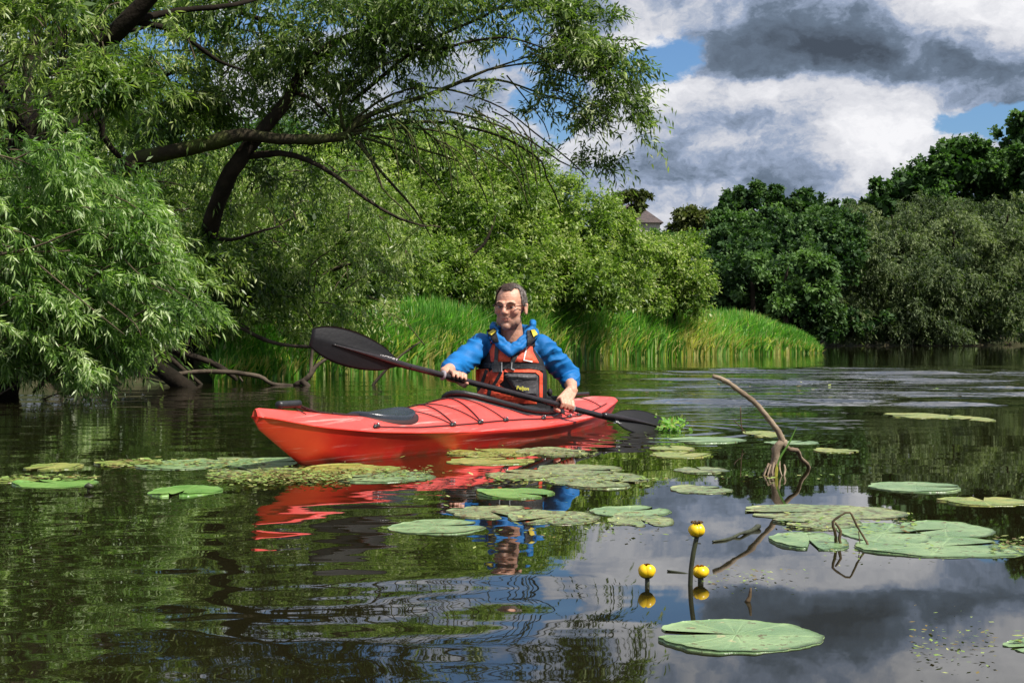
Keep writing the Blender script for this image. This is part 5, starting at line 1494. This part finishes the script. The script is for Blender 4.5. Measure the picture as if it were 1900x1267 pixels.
# hair: shell grown from the scalp plus short strands
fr_ = np.empty(len(body.polygons) * 3); body.polygons.foreach_get('center', fr_)
fc = fr_.reshape(-1, 3) @ Mi[:3, :3].T + Mi[:3, 3]
front = -.045 + .0 * fc[:, 0]
def scalp(c):
    x, y, z = c
    if abs(x) > .1 or z < -.06 or z > .2: return False
    yb = float(np.interp(abs(x), [0, .02, .042, .058, .08], [-.058, -.052, -.012, -.026, -.030])) + .004 * mnoise.noise(Vector((x * 90, z * 90, 0)))
    if y < .0: return y > yb and z > .018 - y * .8 - (.012 if abs(x) > .06 else 0)
    if y < .035: return z > .022 if abs(x) > .07 else z > -.0
    return z > -.05
sel = [p for p, c in zip(body.polygons, fc) if scalp(c) and (Vector(co2[p.vertices[0]]) - HC).length < .16]
idx = {}; vs = []; fs = []
body_n = [v.normal.copy() for v in body.vertices]
def hv(i):
    if i not in idx:
        p = Vector(co2[i]); nn = body_n[i]
        lc = HMi @ p
        th = .003 + .004 * max(0, lc.z / .11) + .003 * mnoise.noise(p * 60) + .002 * mnoise.noise(p * 150)
        idx[i] = len(vs); vs.append(tuple(p + nn * th))
    return idx[i]
for p in sel: fs.append([hv(i) for i in p.vertices])
me = bpy.data.meshes.new("hair"); me.from_pydata(vs, [], fs)
rr = random.Random(6); hv_, hf_ = list(vs), [tuple(f) for f in fs]
for p in sel:
    c0 = Vector(body.polygons[p.index].center); nn = p.normal.copy(); lc = HMi @ c0
    for q in range(2):
        swirl = HR_ * (-.7 if lc.z > .06 else 0) + HF * (.15 if lc.z > .05 else -.4) + Vector((0, 0, -.7 if lc.z < .07 else .15))
        d = (nn * .38 + swirl * .8 + Vector((rr.gauss(0, .3), rr.gauss(0, .3), rr.gauss(0, .3)))).normalized()
        l_ = rr.uniform(.008, .016) if lc.z > .06 else rr.uniform(.005, .010)
        b0 = c0 + nn * .004 + Vector((rr.gauss(0, .001), rr.gauss(0, .001), rr.gauss(0, .001)))
        s_ = d.cross(nn); s_ = s_.normalized() * .0009 if s_.length > 1e-4 else Vector((.0009, 0, 0))
        k = len(hv_); hv_ += [tuple(b0 - s_), tuple(b0 + s_), tuple(b0 + d * l_)]; hf_.append((k, k + 1, k + 2))
me = bpy.data.meshes.new("hair"); me.from_pydata(hv_, [], hf_); smooth(me)
def hair_mat():
    m = bpy.data.materials.new("hair"); m.use_nodes = True
    T = NT(m.node_tree); b = T.n['Principled BSDF']; g = T.new('ShaderNodeTexCoord').outputs['Object']
    n = T.noise(g, 45, 3, .6)
    sx = T.new('ShaderNodeSeparateXYZ'); T.l.new(g, sx.inputs[0])
    grey = T.rng(T.math('ADD', T.math('MULTIPLY', sx.outputs[0], 9.0), T.math('MULTIPLY', n, .6)), .1, .9)
    c = T.mix(grey, (.075, .048, .038, 1), (.21, .185, .17, 1))
    c = T.mix(T.rng(n, .4, .7), c, (.05, .035, .03, 1))
    T.l.new(c, b.inputs['Base Color']); b.inputs['Roughness'].default_value = .75; b.inputs['Specular IOR Level'].default_value = .25
    return m
link("hair", me, hair_mat(), person)
# eyes, brows, glasses
M_EYE = mat("eye_white", (.6, .57, .54), .2, .5); M_IRIS = mat("iris", (.03, .03, .03), .15, .6); M_BROW = mat("brow_hair", (.11, .07, .05), .8, .2)
for s in (-1, 1):
    L_ = Lumps(); L_.ell((s * .031, -.0690, .0030), (.0112, .0112, .0075), M, 3)
    me = bpy.data.meshes.new("eye"); L_.bm.to_mesh(me); L_.bm.free(); smooth(me)
    eo = link("eye", me, M_EYE, person)
    L_ = Lumps(); L_.ell((s * .029, -.0775, .0030), (.0062, .0036, .0052), M, 2)
    me = bpy.data.meshes.new("iris"); L_.bm.to_mesh(me); L_.bm.free(); smooth(me)
    link("iris", me, M_IRIS, eo)
    T = Tubes(); T.add([M @ Vector(q) for q in ((s * .014, -.0975, .023), (s * .03, -.0935, .0275), (s * .047, -.079, .0225))], [.0025, .0042, .002], .004, 6, .3)
    link("eyebrow", T.mesh("eyebrow"), M_BROW, person)
    T = Tubes(); T.add([M @ Vector(q) for q in ((s * .019, -.0835, .008), (s * .031, -.0865, .0115), (s * .043, -.0790, .008))], [.0018, .0030, .0018], .003, 6, 0)
    link("eyelid", T.mesh("eyelid"), bpy.data.materials["skin"], person)
M_FRAME = mat("glasses_frame", (.02, .012, .010), .6, .2)
lensm = bpy.data.materials.new("lens"); lensm.use_nodes = True
LT = NT(lensm.node_tree); LT.n.remove(LT.n['Principled BSDF'])
tr_ = LT.new('ShaderNodeBsdfTransparent'); tr_.inputs[0].default_value = (.92, .90, .89, 1); gl_ = LT.new('ShaderNodeBsdfGlossy'); gl_.inputs['Roughness'].default_value = .05
mx_ = LT.new('ShaderNodeMixShader'); mx_.inputs[0].default_value = .025
LT.l.new(tr_.outputs[0], mx_.inputs[1]); LT.l.new(gl_.outputs[0], mx_.inputs[2]); LT.l.new(mx_.outputs[0], LT.n['Material Output'].inputs[0])
glob = None
for s in (-1, 1):
    T = Tubes(); ring = []
    for k in range(25):
        a = 2 * math.pi * k / 24; c_, s_ = math.cos(a), math.sin(a)
        x = s * .033 + .0235 * (abs(c_) ** .55) * (1 if c_ > 0 else -1); z = .003 + .0100 * (abs(s_) ** .6) * (1 if s_ > 0 else -1)
        y = -.1045 + .26 * max(0, abs(x) - .012) ** 1.15
        ring.append(M @ Vector((x, y, z)))
    T.add(ring, [.0015 if 0 < k < 12 else .0008 for k in range(25)], .004, 6, 0, cap=False)
    if glob is None:
        T.add([M @ Vector((-.011, -.1045, .006)), M @ Vector((0, -.108, .0075)), M @ Vector((.011, -.1045, .006))], [.0012] * 3, .004, 6, 0)
    T.add([M @ Vector((s * .056, -.094, .009)), M @ Vector((s * .067, -.075, .010)), M @ Vector((s * .076, -.03, .012)), M @ Vector((s * .080, .012, .013))], [.0024, .0024, .0022, .0018], .01, 6, 0)
    o = link("glasses_frame", T.mesh("glasses_frame"), M_FRAME, person); glob = glob or o
    me = bpy.data.meshes.new("lens"); me.from_pydata([tuple(p) for p in ring[:-1]], [], [tuple(range(24))])
    link("lens", me, lensm, o)

# jacket
J = Lumps()
J.ell((TC.x, TC.y + .005, .36), (.168, .112, .135)); J.ell((TC.x, TC.y, .2), (.158, .115, .15))
for (S, E, Wr, k) in ((S1, E1, W1, .52), (S2, E2, W2, .40)):
    J.cap(TC + UP * .415 + Vector((0, .0, 0)), S + UP * .004, .068, .062); J.ell(tuple(S + Vector((0, 0, -.005))), (.066, .068, .066))
    J.cap(S, E, .064, .058); J.cap(E, E.lerp(Wr, k), .056, .047)
cp = [(-.006, -.122, .428), (-.040, -.112, .456), (-.074, -.085, .492), (-.096, -.035, .528), (-.085, .03, .525), (-.02, .07, .53), (.055, .065, .53), (.103, .015, .527), (.103, -.04, .515), (.070, -.085, .486), (.034, -.112, .455), (-.006, -.122, .428)]
cpw = [Vector((x, 7.185 + y, z)) for x, y, z in cp]
for a_, b_ in zip(cpw, cpw[1:]): J.cap(a_, b_, .0165, .0165)
for q1, q2, dz, r_ in ((2, 3, .022, .010), (3, 4, .024, .011), (8, 7, .030, .016), (9, 8, .020, .013)): J.cap(cpw[q1] + UP * dz, cpw[q2] + UP * dz, r_, r_)
for a_, b_ in zip(cpw, cpw[1:]):
    def lo_(p, f, dz): q = p - Vector((0, 7.2, 0)); return Vector((q.x * f, q.y * f + 7.2, p.z + dz))
    J.cap(lo_(a_, 1.10, -.022), lo_(b_, 1.10, -.022), .019, .019); J.cap(lo_(a_, 1.0, .010), lo_(b_, 1.0, .010), .010, .010)
J.ell((.03, 7.30, .505), (.10, .05, .045)); J.ell((.095, 7.22, .50), (.036, .045, .04))
jk = J.remesh("jacket", .0042, 2)
jn_ = [v.normal.copy() for v in jk.vertices]
for v, nn in zip(jk.vertices, jn_):     # folds: stretched noise, deeper on the sleeves
    p = v.co.copy()
    q = Vector((p.x * 10 + p.z * 8, p.y * 7, p.z * 22 - p.x * 10 * (1 if p.x > 0 else -1)))
    f1 = mnoise.noise(q); f1 = (1 - abs(f1) * 2.4)
    side = min(1, max(0, (abs(p.x) - .10) / .06))
    neckf = 1 if p.z > .44 and abs(p.x) < .13 else 0
    v.co = p + nn * ((.0050 * side + .0020) * f1 + .004 * mnoise.noise(p * 18) + neckf * .0055 * mnoise.noise(Vector((p.x * 42, p.y * 30, p.z * 55))))
jk.update()
M_JACK = mat("blue_jacket_cloth", (.003, .145, .42), .62, .35, col2=(.002, .115, .35), vscale=9, bump=.0012, bscale=320)
jacket = link("jacket", jk, M_JACK, person)
T = Tubes()
for (E, Wr, k, r_) in ((E1, W1, .52, .0475), (E2, W2, .40, .049)):
    c_ = E.lerp(Wr, k); d_ = (Wr - E).normalized(); T.add([c_ - d_ * .012, c_ + d_ * .002, c_ + d_ * .012], [r_, r_ + .001, r_ * .95], .006, 20, .06)
link("cuff", T.mesh("cuff"), M_JACK, jacket)
TR = Lumps()
for s in (-1, 1):
    hip = kp(2.0, s * .08, .075); knee = kp(1.52, s * .10, .095)
    TR.cap(TC + UP * .10, hip, .095, .075); TR.cap(hip, knee, .072, .056); TR.cap(knee, kp(1.2, s * .07, .06), .055, .045)
trm = TR.remesh("trousers", .008, 1)
link("trousers", trm, mat("dark_trousers", (.02, .02, .022), .8, .3, var=.3), person)

# life vest
VL = [(.10, .166, .128), (.15, .174, .142), (.20, .178, .150), (.26, .178, .152), (.315, .174, .150), (.36, .162, .146), (.395, .140, .138), (.425, .122, .128), (.450, .112, .112), (.462, .100, .090)]
vs, fs = [], []; na = 64
zs_ = np.linspace(.10, .462, 40)
for z in zs_:
    hw = np.interp(z, [a[0] for a in VL], [a[1] for a in VL]); hd = np.interp(z, [a[0] for a in VL], [a[2] for a in VL])
    for k in range(na):
        a = 2 * math.pi * k / na; c_, s_ = math.cos(a), math.sin(a)
        x = hw * abs(c_) ** .8 * (1 if c_ > 0 else -1); y = hd * abs(s_) ** .8 * (1 if s_ > 0 else -1)
        bl_ = 1 + .018 * math.sin(z * 70) * abs(s_) + .012 * mnoise.noise(Vector((x * 20, y * 20, z * 30)))
        vs.append((TC.x + x * bl_, TC.y + y * bl_, z))
for i in range(len(zs_) - 1):
    for k in range(na):
        a = i * na + k; c = i * na + (k + 1) % na
        fs.append((a, c, c + na, a + na))
fs.append(tuple(range(na))[::-1]); fs.append(tuple(range((len(zs_) - 1) * na, len(zs_) * na)))
vm = bpy.data.meshes.new("life_vest"); vm.from_pydata(vs, [], fs); smooth(vm)
M_VBLK = mat("black_vest_cloth", (.016, .015, .017), .7, .4, var=.35, vscale=30, bump=.002, bscale=60)
M_ORG = mat("orange_vest_cloth", (.80, .11, .045), .6, .4, col2=(.70, .07, .035), vscale=20, bump=.003, bscale=45)
M_GREYC = mat("grey_pocket_cloth", (.07, .065, .07), .55, .5, col2=(.035, .033, .037), vscale=35, bump=.004, bscale=40)
M_WEB = mat("black_webbing", (.02, .02, .022), .5, .5, bump=.001, bscale=150)
M_YEL = mat("yellow_cloth", (.65, .50, .05), .6, .4, var=.2)
M_BUCK = mat("grey_buckle", (.30, .30, .30), .35, .5)
vest = link("life_vest", vm, M_VBLK, person)
jco = [v.co.copy() for v in jk.vertices]
bvhV = BVHTree.FromPolygons([Vector(v) for v in vs], fs)
bvhJ = BVHTree.FromPolygons(jco, [tuple(p.vertices) for p in jk.polygons])
def drape_pt(px, py, lift, both=False):
    """where the vest (or jacket) surface meets this line from the front"""
    o = Vector((0, 0, CAMH)); d = Vector(((px - CX) / F, 1, -(py - HZ) / F)).normalized()
    best = None
    for bv in ((bvhV, bvhJ) if both else (bvhV,)):
        h = bv.ray_cast(o, d)
        if h[0] is not None and (best is None or h[3] < best[1]): best = (h[0], h[3], h[1])
    if best is None:
        return None
    return best[0] - d * lift
def panel(name, poly, m, lift=.004, thick=.004, parent=None, both=False, step=3.0, puff=0.0):
    poly = [Vector(p) for p in poly]
    dense = []
    for a, b in zip(poly, poly[1:] + poly[:1]):
        k = max(1, int((b - a).length / step))
        for q in range(k): dense.append(a.lerp(b, q / k))
    n0 = len(dense)
    x0, x1 = min(p.x for p in poly), max(p.x for p in poly); y0, y1 = min(p.y for p in poly), max(p.y for p in poly)
    def inside(p):
        c = False
        for a, b in zip(poly, poly[1:] + poly[:1]):
            if (a.y > p.y) != (b.y > p.y) and p.x < (b.x - a.x) * (p.y - a.y) / (b.y - a.y) + a.x: c = not c
        return c
    def edged(p): return min((p - q).length for q in dense)
    pts = list(dense)
    yy = y0 + step / 2
    while yy < y1:
        xx = x0 + step / 2
        while xx < x1:
            p = Vector((xx, yy))
            if inside(p) and edged(p) > step * .6: pts.append(p)
            xx += step
        yy += step
    r_ = delaunay_2d_cdt(pts, [(k, (k + 1) % n0) for k in range(n0)], [], 1, 1e-4)
    V, Fc = r_[0], r_[2]
    dp = []
    last = None
    for p in V:
        pf = min(1, edged(p) / (step * 1.8)) if puff else 0
        q = drape_pt(p.x, p.y, lift + puff * pf + .0015 * mnoise.noise(Vector((p.x * .25, p.y * .25, 0))), both)
        dp.append(q)
    good = [q for q in dp if q is not None]
    if not good: return None
    ymean = sum(q.y for q in good) / len(good)
    dp = [q if q is not None else P(p.x, p.y, ymean + .03) for p, q in zip(V, dp)]
    nV = len(dp)
    bk = [q + (q - Vector((0, 0, CAMH))).normalized() * (thick + lift) for q in dp]
    F_ = [tuple(f) for f in Fc] + [tuple(k + nV for k in f[::-1]) for f in Fc]
    cnt = {}
    for f in Fc:
        for a, b in zip(f, list(f[1:]) + [f[0]]):
            cnt[(a, b)] = 1
    for (a, b) in list(cnt):
        if (b, a) not in cnt: F_.append((b, a, a + nV, b + nV))
    me = bpy.data.meshes.new(name); me.from_pydata([tuple(q) for q in dp + bk], [], F_); me.update()
    bm = bmesh.new(); bm.from_mesh(me); bmesh.ops.recalc_face_normals(bm, faces=bm.faces); bm.to_mesh(me); bm.free()
    return link(name, me, m, parent or vest)
def strip(name, pts, w_, m, lift=.007, thick=.004, parent=None, both=False):
    pts = [Vector(p) for p in pts]; l_, r_ = [], []
    for i, p in enumerate(pts):
        d = (pts[min(i + 1, len(pts) - 1)] - pts[max(i - 1, 0)]).normalized(); nn = Vector((-d.y, d.x)) * w_ * .5
        l_.append(p + nn); r_.append(p - nn)
    return panel(name, [tuple(q) for q in l_ + r_[::-1]], m, lift, thick, parent, both)
panel("front_panel", [(911, 630), (928, 633), (949, 648), (948, 671), (911, 671), (908, 650)], M_ORG, .004, puff=.006)
panel("front_panel", [(951, 650), (962, 638), (987, 631), (989, 652), (1000, 673), (950, 671)], M_ORG, .004, puff=.006)
panel("lower_panel", [(883, 685), (906, 684), (910, 700), (904, 718), (883, 712)], M_ORG, .004, puff=.005)
panel("lower_panel", [(908, 690), (914, 685), (934, 687), (934, 706), (920, 720), (909, 716)], M_ORG, .005, puff=.005)
panel("hem_panel", [(884, 730), (896, 716), (905, 714), (903, 745), (884, 745)], M_ORG, .004, puff=.005)
panel("hem_panel", [(907, 722), (925, 713), (940, 722), (996, 738), (996, 749), (907, 747)], M_ORG, .004, puff=.004)
panel("pocket_trim", [(936, 684), (998, 685), (1007, 693), (1007, 740), (1001, 740), (1001, 697), (994, 691), (936, 690)], M_ORG, .008)
pk = panel("pocket", [(936, 696), (941, 692), (994, 694), (999, 698), (1000, 738), (972, 734), (952, 722), (943, 710)], M_GREYC, .007, puff=.016)
strip("pocket_zip", [(939, 699), (960, 700), (980, 703), (996, 702)], 3, M_VBLK, .026, parent=pk)
panel("pocket_flap", [(940, 701), (995, 703), (996, 712), (975, 712), (958, 709), (944, 708)], M_GREYC, .018, puff=.008, parent=pk)
strip("chest_strap", [(884, 678), (905, 678), (930, 680), (960, 679), (985, 679), (1010, 684)], 9, M_WEB, .012)
strip("shoulder_strap", [(971, 636), (962, 652), (953, 668), (945, 684)], 7, M_WEB, .017)
strip("shoulder_strap", [(922, 640), (921, 655), (920, 672)], 7, M_WEB, .017)
strip("side_strap", [(903, 686), (898, 700), (892, 716)], 6, M_WEB, .011)
strip("side_strap", [(930, 690), (920, 708), (908, 726), (904, 744)], 6, M_WEB, .011)
strip("shoulder_pad", [(911, 610), (914, 622), (918, 636)], 16, M_VBLK, .010, .012, both=True)
strip("shoulder_pad", [(985, 612), (986, 626), (986, 642)], 14, M_VBLK, .010, .012, both=True)
panel("shoulder_trim", [(905, 618), (915, 611), (921, 614), (912, 622)], M_YEL, .022, .004, both=True)
panel("shoulder_trim", [(985, 612), (992, 611), (998, 620), (990, 625)], M_YEL, .022, .004, both=True)
strip("trim_piping", [(981, 634), (976, 650), (972, 668), (988, 671)], 2.2, M_LETW, .014)
panel("buckle", [(914, 671), (929, 671), (931, 678), (929, 690), (914, 690), (912, 680)], M_WEB, .019, .006)
strip("buckle_bar", [(931, 672), (931, 690)], 2.2, M_BUCK, .022)
strip("ring", [(950, 672), (949, 684), (955, 686)], 2.2, M_BUCK, .022)
# radio / buckle knob at the side
L_ = Lumps(); q_ = P(1020, 728, 7.2); L_.ell(tuple(q_), (.014, .014, .02)); L_.cap(q_ + Vector((-.03, 0, .01)), q_, .008, .008)
me = bpy.data.meshes.new("side_toggle"); L_.bm.to_mesh(me); L_.bm.free(); smooth(me); link("side_toggle", me, M_VBLK, vest)
def drape_text(txt, px, py, size_px, m, name, parent, lift):
    me = text_mesh(txt, size_px, .1, bold=.25)
    for v in me.vertices:
        x, y = px + v.co.x, py - v.co.y
        y += (x - px) * .09
        q = drape_pt(x, y, lift); v.co = q if q is not None else P(x, y, 7.05)
    me.update(); link(name, me, m, parent)
drape_text("Peljon", 958, 722, 9.5, M_LETY, "pocket_lettering", pk, .028)
